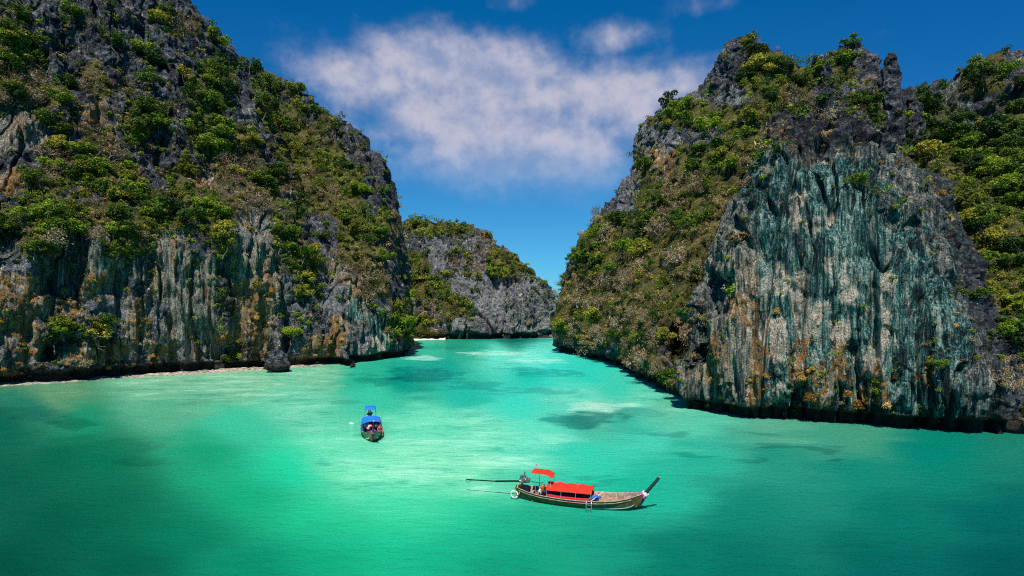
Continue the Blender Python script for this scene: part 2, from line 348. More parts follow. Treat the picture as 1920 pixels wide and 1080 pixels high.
left_ribs = [
 [(-430, 775), (-440, 400, 4), (-480, 200, 15), (-500, -50, 25), (-520, -200, 40)],
 [(-150, 738), (-150, 450, 2), (-160, 330, 12), (-170, 100, 20), (-180, -90, 30), (-190, -260, 45)],
 [(0, 724), (0, 470, 1), (-5, 330, 14), (-8, 100, 22), (-10, -90, 32), (-20, -240, 50)],
 [(150, 713), (152, 450, 1), (150, 330, 15), (130, 120, 24), (112, -70, 34), (90, -190, 52)],
 [(300, 702), (305, 455, 0), (292, 330, 17), (265, 150, 26), (232, -20, 36), (215, -120, 52)],
 [(430, 695), (437, 455, 1), (412, 330, 20), (372, 180, 28), (338, 60, 36), (334, -8, 48)],
 [(520, 689), (518, 480, 3), (482, 350, 22), (445, 220, 30), (412, 130, 38), (402, 68, 48)],
 [(580, 685), (575, 500, 6), (545, 390, 22), (512, 290, 30), (482, 190, 40), (457, 110, 48)],
 [(625, 683), (605, 550, 13), (578, 430, 28), (550, 340, 36), (515, 250, 44), (485, 140, 52)],
 [(655, 690), (640, 560, 34), (610, 450, 56), (560, 350, 76), (520, 260, 90), (482, 190, 100)]]
ridge_ribs = [
 [(540, 690), (545, 490, 14), (525, 370, 53), (500, 290, 80), (485, 200, 92), (468, 134, 104)],
 [(598, 684), (598, 510, 5), (578, 390, 38), (550, 310, 70), (528, 220, 84), (512, 138, 98)],
 [(650, 680), (645, 510, 3), (632, 400, 29), (607, 315, 64), (582, 240, 78), (562, 170, 94)],
 [(700, 675.5), (697, 510, 3), (682, 410, 18), (662, 335, 46), (641, 275, 72), (621, 212, 86)],
 [(738, 671.5), (730, 530, 4), (717, 425, 14), (703, 365, 26), (686, 312, 44), (666, 256, 65)],
 [(760, 669.5), (750, 545, 5), (737, 455, 14), (727, 402, 22), (715, 352, 32), (700, 296, 42)],
 [(768, 668), (759, 580, 8), (748, 500, 14), (742, 440, 22), (736, 400, 30), (719, 337, 40)],
 [(770, 663), (763, 600, 8), (752, 505, 16), (746, 460, 22), (741, 420, 28), (734, 378, 38)],
 [(768, 655), (766, 600, 6), (755, 540, 12), (748, 490, 18), (744, 450, 24), (739, 428, 30)],
 [(748, 648), (746, 600, 6), (740, 540, 12), (736, 490, 18), (732, 450, 24), (728, 436, 30)]]
centre_ribs = [
 [(600, 640), (605, 590, 8), (615, 520, 25), (625, 460, 45), (630, 425, 70)],
 [(690, 637.5), (692, 590, 8), (692, 520, 25), (694, 470, 45), (697, 440, 70)],
 [(770, 637), (770, 600, 6), (768, 530, 22), (765, 476, 40), (762, 430, 70)],
 [(850, 636.5), (850, 600, 5), (848, 540, 18), (845, 468, 38), (842, 417, 66)],
 [(920, 636), (920, 600, 3), (915, 540, 14), (905, 478, 30), (893, 424, 55)],
 [(970, 635.5), (968, 600, 3), (962, 550, 10), (950, 510, 22), (935, 465, 40)],
 [(1010, 634.5), (1008, 600, 3), (1003, 560, 8), (995, 535, 16), (975, 500, 32)],
 [(1035, 633.5), (1034, 600, 4), (1030, 572, 8), (1024, 552, 14), (1008, 526, 26)],
 [(1050, 632.5), (1049, 604, 6), (1046, 585, 10), (1041, 572, 14), (1030, 550, 24)],
 [(1064, 631), (1060, 612, 6), (1056, 598, 10), (1052, 585, 14), (1047, 572, 24)],
 [(1100, 630), (1098, 615, 6), (1095, 605, 10), (1090, 600, 14), (1085, 594, 24)]]
right_ribs = [
 [(1075, 648), (1068, 610, 3), (1070, 560, 6), (1085, 510, 9), (1105, 470, 12), (1130, 430, 16), (1165, 390, 20), (1200, 350, 24), (1215, 300, 28), (1230, 260, 32), (1270, 225, 40), (1325, 205, 50)],
 [(1043, 657), (1040, 610, 0), (1049, 560, 2), (1063, 510, 4), (1084, 460, 6), (1117, 412, 10), (1157, 362, 14), (1192, 316, 18), (1201, 258, 22), (1216, 234, 26), (1265, 206, 35), (1324, 190, 45)],
 [(1090, 668), (1085, 620, 0), (1095, 560, 3), (1115, 500, 6), (1145, 450, 10), (1182, 400, 14), (1206, 350, 18), (1222, 290, 22), (1230, 246, 25), (1254, 218, 32), (1300, 200, 38), (1330, 184, 45)],
 [(1150, 685), (1148, 630, 1), (1155, 570, 4), (1175, 510, 8), (1210, 440, 13), (1240, 380, 18), (1262, 300, 24), (1290, 240, 30), (1330, 188, 36), (1342, 150, 40), (1352, 120, 43), (1374, 82, 48)],
 [(1195, 712), (1195, 650, 2), (1205, 590, 6), (1235, 520, 12), (1275, 430, 20), (1310, 350, 28), (1345, 270, 36), (1372, 215, 41), (1385, 175, 45), (1396, 140, 48), (1403, 110, 51), (1410, 82, 55)],
 [(1240, 735), (1240, 670, 3), (1255, 600, 8), (1290, 520, 16), (1330, 430, 26), (1370, 350, 36), (1410, 270, 46), (1430, 225, 52), (1440, 195, 56), (1450, 165, 60), (1456, 135, 64), (1462, 112, 70)],
 [(1278, 745), (1285, 690, 13), (1310, 600, 21), (1345, 500, 31), (1390, 400, 43), (1430, 310, 54), (1470, 240, 59), (1485, 205, 62), (1495, 180, 65), (1502, 160, 69), (1508, 148, 72), (1513, 136, 76)],
 [(1345, 752), (1380, 680, 24), (1410, 600, 34), (1440, 500, 44), (1465, 410, 52), (1490, 330, 59), (1520, 260, 60), (1535, 220, 61), (1546, 180, 65), (1552, 150, 69), (1556, 125, 73), (1560, 104, 76)],
 [(1450, 758), (1470, 690, 26), (1495, 600, 36), (1520, 510, 46), (1540, 420, 56), (1560, 340, 62), (1580, 260, 61), (1590, 220, 62), (1598, 180, 66), (1604, 145, 70), (1609, 118, 73), (1612, 96, 76)],
 [(1550, 762), (1570, 690, 28), (1600, 600, 40), (1615, 510, 50), (1628, 420, 58), (1638, 340, 65), (1647, 270, 64), (1648, 240, 65), (1645, 215, 66), (1643, 190, 70), (1643, 182, 73), (1643, 172, 76)],
 [(1650, 768), (1670, 690, 30), (1688, 600, 42), (1696, 510, 54), (1700, 430, 62), (1702, 370, 69), (1702, 310, 73), (1700, 280, 74), (1698, 262, 75), (1696, 240, 78), (1693, 232, 82), (1690, 220, 85)],
 [(1790, 800), (1785, 700, 18), (1775, 610, 30), (1768, 520, 42), (1762, 440, 50), (1760, 390, 56), (1756, 340, 63), (1752, 310, 68), (1748, 285, 74), (1745, 262, 80), (1743, 240, 86), (1740, 222, 92)],
 [(1900, 812), (1895, 740, 8), (1882, 660, 17), (1868, 570, 30), (1856, 480, 43), (1850, 410, 53), (1848, 350, 62), (1845, 310, 70), (1842, 280, 77), (1840, 255, 84), (1838, 232, 90), (1834, 212, 96)],
 [(2050, 815), (2042, 740, 8), (2030, 660, 17), (2010, 570, 28), (1995, 480, 40), (1980, 410, 50), (1972, 350, 58), (1966, 310, 65), (1962, 280, 71), (1958, 255, 77), (1952, 232, 83), (1948, 208, 90)],
 [(2260, 822), (2250, 740, 8), (2235, 660, 17), (2220, 570, 28), (2205, 480, 40), (2190, 410, 50), (2182, 350, 58), (2176, 310, 65), (2172, 280, 71), (2168, 255, 77), (2162, 232, 83), (2158, 208, 90)]]
face_ribs = [
 [(1325, 742), (1318, 700, 10), (1320, 645, 13), (1330, 590, 16), (1342, 545, 18), (1365, 480, 22), (1395, 405, 26), (1425, 340, 28), (1450, 285, 30), (1480, 240, 33)],
 [(1278, 765), (1272, 700, 0), (1282, 645, 1), (1295, 590, 3), (1308, 545, 5), (1335, 480, 7), (1365, 405, 9), (1400, 340, 11), (1432, 285, 13), (1462, 235, 16)],
 [(1305, 770), (1300, 700, 0), (1308, 645, 0), (1318, 590, 1), (1330, 540, 2), (1352, 470, 4), (1384, 395, 6), (1415, 330, 8), (1442, 275, 10), (1472, 222, 14)],
 [(1345, 778), (1342, 700, 0), (1345, 640, 0), (1350, 580, 0), (1357, 520, 1), (1375, 445, 2), (1402, 375, 4), (1428, 315, 6), (1455, 262, 9), (1485, 212, 13)],
 [(1420, 787), (1420, 700, -1), (1420, 640, -.5), (1421, 580, 0), (1424, 510, 0), (1430, 430, 1), (1440, 360, 2), (1456, 300, 4), (1476, 250, 7), (1506, 206, 12)],
 [(1520, 793), (1520, 700, -1), (1520, 640, -.5), (1521, 580, 0), (1522, 510, 0), (1523, 430, .5), (1526, 350, 2), (1530, 290, 4), (1535, 245, 7), (1542, 204, 12)],
 [(1620, 800), (1620, 710, -1), (1619, 645, -.5), (1617, 580, 0), (1615, 510, 0), (1611, 430, .5), (1606, 350, 2), (1600, 295, 4), (1593, 250, 7), (1585, 212, 12)],
 [(1720, 807), (1717, 720, -1), (1713, 655, -.5), (1708, 590, 0), (1703, 520, 1), (1694, 445, 2), (1682, 380, 4), (1668, 325, 6), (1650, 285, 9), (1628, 245, 14)],
 [(1810, 813), (1805, 735, -1), (1798, 680, 0), (1790, 620, 1), (1780, 560, 2.5), (1765, 495, 4.5), (1748, 435, 6.5), (1727, 380, 9), (1703, 335, 12), (1675, 295, 16)],
 [(1875, 818), (1868, 750, 0), (1858, 695, 1), (1845, 640, 2.5), (1830, 585, 4.5), (1812, 525, 7), (1792, 465, 9.5), (1770, 410, 12), (1746, 365, 14.5), (1720, 328, 18)],
 [(1903, 818), (1900, 760, 1), (1890, 705, 3), (1873, 645, 5), (1854, 590, 8), (1833, 530, 11), (1810, 470, 14), (1785, 415, 16), (1762, 375, 18), (1738, 343, 21)],
 [(1912, 806), (1910, 750, 9), (1898, 700, 14), (1880, 645, 18), (1860, 590, 21), (1840, 535, 24), (1815, 480, 27), (1790, 430, 30), (1768, 395, 32), (1745, 365, 34)]]
hill_ribs = [[(x, 640, 175), (x+2, 430, 3), (x+3, 330, 5), (x+3, 260, 7), (x+3, (t+260)/2, 9), (x+3, t+42, 14), (x+3, t+22, 36)]
             for x, t in ((1560, 230), (1620, 205), (1690, 150), (1740, 136), (1790, 122), (1850, 110), (1920, 98), (2000, 92), (2120, 100), (2300, 110))]

cliff('cliff_left', left_ribs, 1.7, 1.0, 1.6, 1)
cliff('cliff_left_ridge', ridge_ribs, 1.5, 1.25, 1.2, 2, notch=2.0)
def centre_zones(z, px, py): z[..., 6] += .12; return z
cliff('cliff_centre', centre_ribs, 1.25, 2.0, 1.4, 3, .9, M_ROCK_FAR, notch=3.2, zones=centre_zones)
def slope_zones(z, px, py):
    m = sstep(1230, 1290, px)*(1-sstep(1480, 1500, px))*sstep(255, 300, py)+sstep(1690, 1730, px)*sstep(215, 250, py)
    m = np.clip(m, 0, 1)*(py < 725); z[..., 5] = np.maximum(z[..., 5], .9*m)
    for c in (3, 4, 7): z[..., c] *= 1-m
    return z
cliff('cliff_right_mountain', right_ribs, 1.7, 1.1, 1.0, 4, .8, notch=1.7, zones=slope_zones)
def wall_zones(z, px, py):
    z[..., 5] = 0
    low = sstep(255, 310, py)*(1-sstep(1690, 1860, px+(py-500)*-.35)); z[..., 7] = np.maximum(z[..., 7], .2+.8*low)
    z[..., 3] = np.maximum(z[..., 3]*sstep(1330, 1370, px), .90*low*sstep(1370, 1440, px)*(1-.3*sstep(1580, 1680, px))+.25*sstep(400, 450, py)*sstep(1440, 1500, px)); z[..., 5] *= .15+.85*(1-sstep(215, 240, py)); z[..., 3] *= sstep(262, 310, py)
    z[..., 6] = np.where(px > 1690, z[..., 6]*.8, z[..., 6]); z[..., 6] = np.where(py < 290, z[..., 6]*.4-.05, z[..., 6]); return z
cliff('cliff_right_face', face_ribs, 1.3, .8, .6, 5, .38, notch=1.25, zones=wall_zones)
cliff('hill_far_right', hill_ribs, 2.2, 1.7, 1.2, 6, .9, M_ROCK_FAR, notch=0.01)

def crag(name, pts, seed, mat=M_ROCK, k=.8, zone=(.05, .02, .1, .15), zb=(.1, .1, .1, 1), nu=110, nv=120, flat=1.0):
    """free-standing rock: rings of radius r around centres c"""
    P = np.array([[*c, r] for c, r in pts], float); t = np.linspace(0, len(P)-1, nv); Q = catmull(P, t)
    a = np.linspace(0, 2*np.pi, nu)
    a = -a
    G = np.stack([Q[None, :, 0]+np.cos(a)[:, None]*Q[None, :, 3], Q[None, :, 1]+np.sin(a)[:, None]*Q[None, :, 3]*flat, np.repeat(Q[None, :, 2], nu, 0)], -1)
    n = np.stack([np.cos(a)[:, None]*np.ones(nv), np.sin(a)[:, None]*np.ones(nv), np.full((nu, nv), .25)], -1)
    R = np.maximum(Q[None, :, 3], .1)
    d = np.minimum(1, R/1.5)*k*(1.3*(ridged(G, (3*k, 3*k, 4.5*k), 3, seed)-.4)+.8*fbm(G, 5*k, 2, seed+3)+.35*(ridged(G, k, 2, seed+8)-.4))
    G = G+n*d[..., None]; G[-1] = G[0]
    idx = np.arange(nu*nv).reshape(nu, nv)
    q = np.stack([idx[:-1, :-1], idx[:-1, 1:], idx[1:, 1:], idx[1:, :-1]], -1).reshape(-1, 4)[:, ::-1]
    return mesh_np(name, G, q, mat, smooth=True, attrs={'zone_a': np.tile(zone, (nu*nv, 1)), 'zone_b': np.tile(zb, (nu*nv, 1))})
def spire(px, ytop, ybot, Y, w, name='rock_spire', seed=1):
    c = world_at(px, ybot, Y); t = world_at(px, ytop, Y); s = Y/F; H = t[2]-c[2]
    pts = [((c[0]+(w*.02*s)*u, c[1], c[2]+H*u-2), w*s*r) for u, r in ((-.3, .75), (0, .62), (.3, .52), (.55, .44), (.78, .34), (.92, .24), (1.0, .10), (1.02, .01))]
    return tag(crag(name, pts, seed), kind='structure')
spire(1669, 88, 255, 146, 36, seed=5)
spire(1549, 102, 175, 152, 24, seed=6); spire(1606, 92, 160, 152, 34, seed=9)
spire(1708, 172, 260, 150, 40, seed=15)
spire(1382, 88, 240, 166, 40, seed=21)
# boulder at the foot of the left cliff
b0 = on_water(511, 699)
s_ = b0[1]/F*.82
pts = [((b0[0], b0[1]+2.5, z*s_), r*s_) for z, r in ((-14, 25), (-2, 22), (4, 21), (8, 26), (16, 26), (26, 23), (38, 18), (48, 10), (51, .5))]
o = crag('boulder', pts, 31, k=.75, zone=(.1, .02, 0, .15))
tag(o, 'lone grey limestone boulder standing in the shallows below the left cliff', 'boulder')

# ---------------------------------------------------------------- shore strips
def simple_mat(name, c1, c2, scale=3., rough=.7, bump=.3, dist=.1, metal=0, spec=.4):
    m = bpy.data.materials.new(name); m.use_nodes = True; N = NT(m.node_tree); N.n.clear()
    co = N.node('ShaderNodeTexCoord').outputs['Object']
    f = N.noise(co, scale, 6, .65)
    c = N.mix(N.maprange(f, .32, .68), (*c1, 1), (*c2, 1))
    b = N.node('ShaderNodeBump', {'Strength': bump, 'Distance': dist, 'Height': f})
    p = N.node('ShaderNodeBsdfPrincipled', {'Base Color': c, 'Roughness': rough, 'Metallic': metal, 'Normal': b.outputs[0], 'Specular IOR Level': spec})
    N.l.new(p.outputs[0], N.node('ShaderNodeOutputMaterial').inputs[0]); return m
M_SHORE = simple_mat('pale_rubble_shore', (.08, .065, .05), (.50, .45, .35), 1.3, .9, .8, .3)
M_SAND = simple_mat('white_sand', (.62, .54, .42), (.82, .76, .66), 1.0, .9, .2)
def strip(name, line, inner, zin, mat, seed, nw=30, nl=500):
    L = np.array([on_water(x, y) for x, y in line]); I = np.array([on_water(x, y) for x, y in inner])
    t = np.linspace(0, len(L)-1, nl); A_, B_ = catmull(L, t), catmull(I, t)
    w = np.linspace(-.35, 1, nw)
    G = A_[:, None]*(1-w[None, :, None])+B_[:, None]*w[None, :, None]
    G[..., 2] = w[None, :]*zin+.25*fbm(G, 3, 3, seed)+.3*(ridged(G, 1.5, 2, seed+4)-.5)*np.clip(w, 0, 1)
    idx = np.arange(nl*nw).reshape(nl, nw)
    q = np.stack([idx[:-1, :-1], idx[1:, :-1], idx[1:, 1:], idx[:-1, 1:]], -1).reshape(-1, 4)
    return tag(mesh_np(name, G, q, mat, smooth=True), kind='structure')
strip('shore_rubble', [(-120, 736), (0, 724.5), (90, 719), (200, 711.5), (300, 706), (400, 699.5), (480, 694.5), (560, 688.5), (610, 684.5), (640, 681.5)],
      [(-120, 731), (0, 721), (90, 716), (200, 708), (300, 702), (400, 696), (480, 691), (560, 686), (610, 682), (640, 680)], .35, M_SHORE, 3)
strip('beach', [(700, 639.5), (760, 638.6), (795, 637.8), (820, 637), (835, 636.6)], [(700, 634), (760, 634), (795, 635), (820, 635.8), (835, 636.2)], 1.0, M_SAND, 5, nl=160)

# ---------------------------------------------------------------- water
WCOL = [  # photo position, colour of the water and sea floor there (sRGB), lens vignette in the lower corners painted in
 (0, 1060, 0, 78, 62), (0, 900, 0, 92, 72), (0, 800, 0, 100, 78), (60, 760, 20, 120, 98), (250, 1060, 0, 88, 68), (250, 950, 0, 98, 72), (200, 860, 0, 110, 80), (120, 860, 0, 98, 74), (120, 980, 0, 86, 66),
 (150, 790, 20, 140, 104), (300, 760, 84, 168, 132), (100, 742, 100, 150, 112), (300, 725, 120, 182, 146), (450, 712, 128, 190, 154), (600, 700, 118, 188, 152),
 (400, 850, 12, 150, 110), (350, 1000, 0, 118, 88), (500, 1060, 0, 128, 96), (480, 930, 0, 158, 112), (540, 870, 0, 200, 150), (450, 800, 60, 185, 148),
 (600, 960, 0, 188, 136), (640, 1040, 0, 155, 112), (720, 1000, 0, 184, 134), (620, 850, 110, 212, 172), (560, 760, 110, 200, 165), (700, 900, 128, 222, 178),
 (800, 870, 140, 222, 180), (900, 880, 128, 216, 175), (760, 950, 60, 208, 158), (880, 960, 0, 192, 142), (820, 1040, 0, 165, 122), (960, 1060, 0, 140, 108), (960, 990, 0, 162, 122),
 (900, 800, 130, 218, 182), (800, 790, 108, 212, 174), (700, 740, 60, 190, 155), (760, 715, 0, 150, 128), (680, 710, 40, 172, 140), (820, 690, 0, 160, 142), (800, 655, 50, 180, 150),
 (870, 745, 30, 180, 155), (960, 760, 60, 205, 178), (1000, 830, 110, 215, 180), (1000, 700, 10, 188, 166), (900, 655, 30, 165, 135), (930, 662, 110, 225, 200), (1000, 672, 110, 225, 205),
 (960, 640, 20, 130, 110), (860, 640, 40, 150, 122), (1030, 690, 60, 210, 190), (1100, 700, 50, 200, 178), (1080, 745, 100, 210, 185), (1120, 765, 150, 205, 175), (1090, 787, 0, 145, 122),
 (1180, 790, 20, 160, 138), (1200, 760, 110, 205, 175), (1200, 830, 70, 200, 172), (1100, 850, 40, 196, 165), (1300, 800, 90, 190, 160), (1300, 850, 20, 165, 138), (1450, 845, 5, 135, 115),
 (1450, 808, 90, 165, 135), (1600, 822, 70, 150, 122), (1600, 880, 0, 130, 112), (1750, 850, 0, 128, 110), (1900, 840, 30, 125, 105), (1900, 960, 0, 100, 92), (1200, 900, 0, 170, 140),
 (1100, 990, 0, 140, 112), (1250, 1050, 0, 112, 96), (1400, 960, 0, 122, 104), (1400, 1060, 0, 105, 92), (1650, 960, 0, 112, 98), (1650, 1060, 0, 98, 88), (1900, 1060, 0, 85, 80),
 (1060, 900, 10, 180, 148), (1150, 735, 60, 195, 170), (1040, 800, 90, 210, 178), (1250, 775, 100, 185, 155)]
WEED_SHADE = [(1090, 787, 95, 15, .9), (1030, 700, 70, 7, .6), (960, 637, 100, 5, .7), (700, 713, 60, 10, .6), (800, 703, 80, 12, .7), (900, 722, 70, 8, .5), (1010, 735, 80, 7, .5), (1190, 772, 50, 6, .5),
 (1240, 812, 60, 7, .6), (1290, 850, 40, 6, .5), (1500, 838, 80, 8, .6), (1395, 858, 45, 6, .5), (1555, 861, 32, 5, .8), (125, 790, 48, 7, .6), (60, 775, 80, 14, .4), (640, 752, 40, 5, .4), (980, 690, 60, 5, .5), (840, 652, 60, 4, .4),
 (1130, 900, 70, 8, .35), (1080, 880, 60, 6, .35), (260, 865, 60, 7, .35), (270, 830, 40, 5, .3), (520, 745, 70, 5, .3), (380, 752, 60, 4, .3), (1100, 655, 30, 3, .5), (1450, 825, 50, 5, .4), (700, 822, 26, 7, .5),  # last ellipse is shade under the blue boat's bow, painted into the water
 (1125, 762, 80, 9, -.35), (930, 663, 80, 4, -.5), (1010, 676, 55, 4, -.4), (790, 672, 40, 4, -.5), (900, 860, 80, 9, -.12), (760, 880, 90, 10, -.12), (650, 870, 80, 8, -.1), (1050, 822, 70, 8, -.1)]
def s2l(c): c = np.asarray(c, float)/255; return np.where(c < .04045, c/12.92, ((c+.055)/1.055)**2.4)
wq = np.array([on_water(x, y) for x, y, *_ in WCOL]); wc = s2l([c[2:] for c in WCOL])**1.08*.81; wpx = np.array([c[:2] for c in WCOL], float)
def water_colour(P):
    x, y = project(P); wob = fbm(P, (9, 5, 9), 3, 70)
    s = np.clip((y-HY)/200, .12, 1.5)          # far patches look flatter: ellipses on the water
    x = x+wob*28*s; y = y+wob*14*s
    d2 = ((x[:, None]-wpx[None, :, 0])/1.0)**2+((y[:, None]-wpx[None, :, 1])*1.7)**2
    sc = 20+75*np.clip((y-720)/240, 0, 1)
    w = 1/(d2+sc[:, None]**2)**2.1
    c = (w@wc)/w.sum(1)[:, None]
    nz = fbm(P, (3.2, 4.4, 9), 3, 90)*np.clip(110/P[:, 1], .15, 1)+fbm(P, (14, 26, 9), 2, 95)*np.clip(P[:, 1]/110-1, 0, 1)*.6
    for x0, y0, rx, ry, amp in WEED_SHADE:
        e = ((x-x0)/rx)**2+((y-y0)/ry)**2; f = (1-sstep(.35, 1.25, e+nz*.9))[:, None]*abs(amp)
        c = c*(1-f)+f*(c*np.array([.25, .50, .56]) if amp > 0 else np.array([.42, .70, .58]))
    return c
ys = np.concatenate([np.linspace(16, 60, 300), np.geomspace(60.4, 460, 380)]); xs = np.linspace(-1.15, 1.15, 560)
Gx = xs[None, :]*(ys[:, None]+4); Gy = np.repeat(ys[:, None], len(xs), 1)
P = np.stack([Gx, Gy, np.zeros_like(Gx)], -1)
cw = water_colour(P.reshape(-1, 3))
idx = np.arange(P.shape[0]*P.shape[1]).reshape(P.shape[:2])
q = np.stack([idx[:-1, :-1], idx[:-1, 1:], idx[1:, 1:], idx[1:, :-1]], -1).reshape(-1, 4)
def water_mat():
    m = bpy.data.materials.new('lagoon_water'); m.use_nodes = True; N = NT(m.node_tree); N.n.clear()
    co = N.node('ShaderNodeTexCoord').outputs['Object']
    a = N.node('ShaderNodeAttribute', attribute_name='water_tint').outputs['Color']
    rot = N.mapping(co, (.55, 1.25, 1), (0, 0, .16))
    n1 = N.noise(rot, .16, 6, .62); n2 = N.noise(rot, .75, 6, .65); n3 = N.noise(N.mapping(co, (.3, 1.7, 1), (0, 0, .22)), 1.6, 5, .65)
    lum = N.node('ShaderNodeSeparateColor', {0: a}).outputs[0]
    bright = N.maprange(lum, .0, .14)                       # only shallow water shows its floor
    g = N.m('ADD', N.m('MULTIPLY', N.m('SUBTRACT', n1, .5), 1.1), N.m('MULTIPLY', N.m('SUBTRACT', n2, .5), .75))
    g = N.m('MULTIPLY', g, N.m('ADD', .10, N.m('MULTIPLY', bright, 1.6)))
    g = N.m('ADD', g, N.m('MULTIPLY', N.m('SUBTRACT', n3, .5), N.m('ADD', .40, N.m('MULTIPLY', bright, .6))))
    dark = N.mix(1.0, a, (.42, .74, .76, 1), 'MULTIPLY'); lite = N.mix(.30, a, (.50, .80, .62, 1))
    c = N.mix(N.maprange(g, -.02, -.36), a, dark); c = N.mix(N.m('MULTIPLY', N.maprange(g, .02, .40), bright), c, lite)
    w1 = N.noise(N.mapping(co, (.6, 1.6, 1), (0, 0, .3)), 1.0, 4, .55); w2 = N.noise(N.mapping(co, (.8, 1.8, 1), (0, 0, .05)), 3.0, 3, .5)
    hh = N.m('ADD', N.m('MULTIPLY', w1, .7), N.m('MULTIPLY', w2, .22))
    b = N.node('ShaderNodeBump', {'Strength': .75, 'Distance': .30, 'Height': hh})
    # cloudy water: light spreads a little inside it; surface sheen as through a polarising filter
    p = N.node('ShaderNodeBsdfPrincipled', {'Base Color': c, 'Roughness': .9, 'Normal': b.outputs[0], 'Specular IOR Level': .0, 'Subsurface Weight': .35, 'Subsurface Scale': .7}, subsurface_method='BURLEY')
    p.inputs['Subsurface Radius'].default_value = (.25, 1.0, .8)
    gl = N.node('ShaderNodeBsdfGlossy', {'Color': (1, 1, 1, 1), 'Roughness': .10, 'Normal': b.outputs[0]})
    fr = N.node('ShaderNodeFresnel', {'IOR': 1.33, 'Normal': b.outputs[0]}).outputs[0]
    mx = N.node('ShaderNodeMixShader', {0: N.m('MULTIPLY', fr, .22), 1: p.outputs[0], 2: gl.outputs[0]})
    N.l.new(mx.outputs[0], N.node('ShaderNodeOutputMaterial').inputs[0]); return m
M_WATER = water_mat()
tag(mesh_np('water', P, q, M_WATER, smooth=True, attrs={'water_tint': np.concatenate([cw, np.ones((len(cw), 1))], 1)}), kind='structure')
big = [(-6000, -3000, -.25), (6000, -3000, -.25), (6000, 9000, -.25), (-6000, 9000, -.25)]
tag(mesh_np('sea', big, [(0, 1, 2, 3)], M_WATER, attrs={'water_tint': np.tile([0, .14, .11, 1], (4, 1))}), kind='structure')

# ---------------------------------------------------------------- vegetation
def leaf_mat(name, stops, trans=.25, rough=.6):
    """leaf colour varies leaf by leaf (tone R) and plant by plant (tone G or the object's own random)"""
    m = bpy.data.materials.new(name); m.use_nodes = True; N = NT(m.node_tree); N.n.clear()
    t = N.node('ShaderNodeSeparateColor', {0: N.node('ShaderNodeAttribute', attribute_name='tone').outputs['Color']})
    r = N.node('ShaderNodeObjectInfo').outputs['Random']
    plant = N.mix(t.outputs[2], t.outputs[1], r)
    f = N.m('ADD', N.m('MULTIPLY', t.outputs[0], .45), N.m('MULTIPLY', plant, .55))
    c = N.ramp(f, stops)
    d = N.node('ShaderNodeBsdfPrincipled', {'Base Color': c, 'Roughness': rough, 'Specular IOR Level': .25})
    tr = N.node('ShaderNodeBsdfTranslucent', {'Color': c})
    mx = N.node('ShaderNodeMixShader', {0: trans, 1: d.outputs[0], 2: tr.outputs[0]})
    N.l.new(mx.outputs[0], N.node('ShaderNodeOutputMaterial').inputs[0]); return m
LEAF = {
 'green': leaf_mat('leaf_green', [(.1, (.020, .050, .004)), (.4, (.065, .135, .006)), (.65, (.16, .25, .008)), (.9, (.32, .40, .015))]),
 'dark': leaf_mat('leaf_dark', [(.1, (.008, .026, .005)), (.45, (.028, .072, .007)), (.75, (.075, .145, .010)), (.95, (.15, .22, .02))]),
 'olive': leaf_mat('leaf_olive', [(.1, (.06, .08, .006)), (.4, (.15, .17, .010)), (.65, (.27, .27, .018)), (.9, (.44, .38, .045))]),
 'brown': leaf_mat('twig_brown', [(.1, (.07, .048, .024)), (.4, (.19, .135, .058)), (.65, (.33, .24, .105)), (.9, (.50, .38, .21))], .1),
 'orange': leaf_mat('fern_orange', [(.1, (.12, .055, .015)), (.4, (.34, .17, .030)), (.65, (.60, .34, .060)), (.9, (.80, .54, .20))], .2)}
M_BARK = simple_mat('bark', (.09, .07, .055), (.24, .20, .17), 2.0, .9, .5, .05)
M_BARE = simple_mat('bare_wood', (.26, .21, .17), (.58, .50, .44), 2.0, .9, .3, .03)

def cards(C, Nrm, size, asp=1.5, r=rng):
    """leaf quads at centres C with normals Nrm"""
    n = len(C); t = r.normal(size=(n, 3)); t -= Nrm*(t*Nrm).sum(1, keepdims=True); t /= np.linalg.norm(t, axis=1, keepdims=True)
    b = np.cross(Nrm, t); s = (size*np.ones(n)*r.uniform(.6, 1.35, n))[:, None]
    V = np.stack([C-t*s*asp*.5, C+b*s*.42, C+t*s*asp*.5, C-b*s*.42], 1)
    return V.reshape(-1, 3), np.arange(4*n).reshape(n, 4)
def unit(v): return v/np.maximum(np.linalg.norm(v, axis=1, keepdims=True), 1e-6)
def lobes_pts(r, n, nl, flat, spread, rad):
    """points over uneven lobes: a crown with gaps between its clumps"""
    lc = unit(r.normal(size=(nl, 3)))*r.uniform(.25, 1., (nl, 1))**.5*spread; lc[:, 2] = lc[:, 2]*flat+r.uniform(0, .12, nl)
    lr = r.uniform(.6, 1.2, nl)*rad
    k = r.integers(0, nl, n); d = unit(r.normal(size=(n, 3))+np.array([0, 0, .35]))
    P = lc[k]+d*(lr[k]*r.uniform(.55, 1.05, n)**.6)[:, None]*np.array([1, 1, .72])
    return P, unit(d*.9+r.normal(size=(n, 3))*.55+np.array([0, 0, .35]))
def tone_attr(n_leaf, r, plant=None):
    a = np.zeros((n_leaf*4, 4)); a[:, 0] = np.repeat(r.random(n_leaf), 4); a[:, 3] = 1
    if plant is None: a[:, 2] = 1
    else: a[:, 1] = plant
    return a
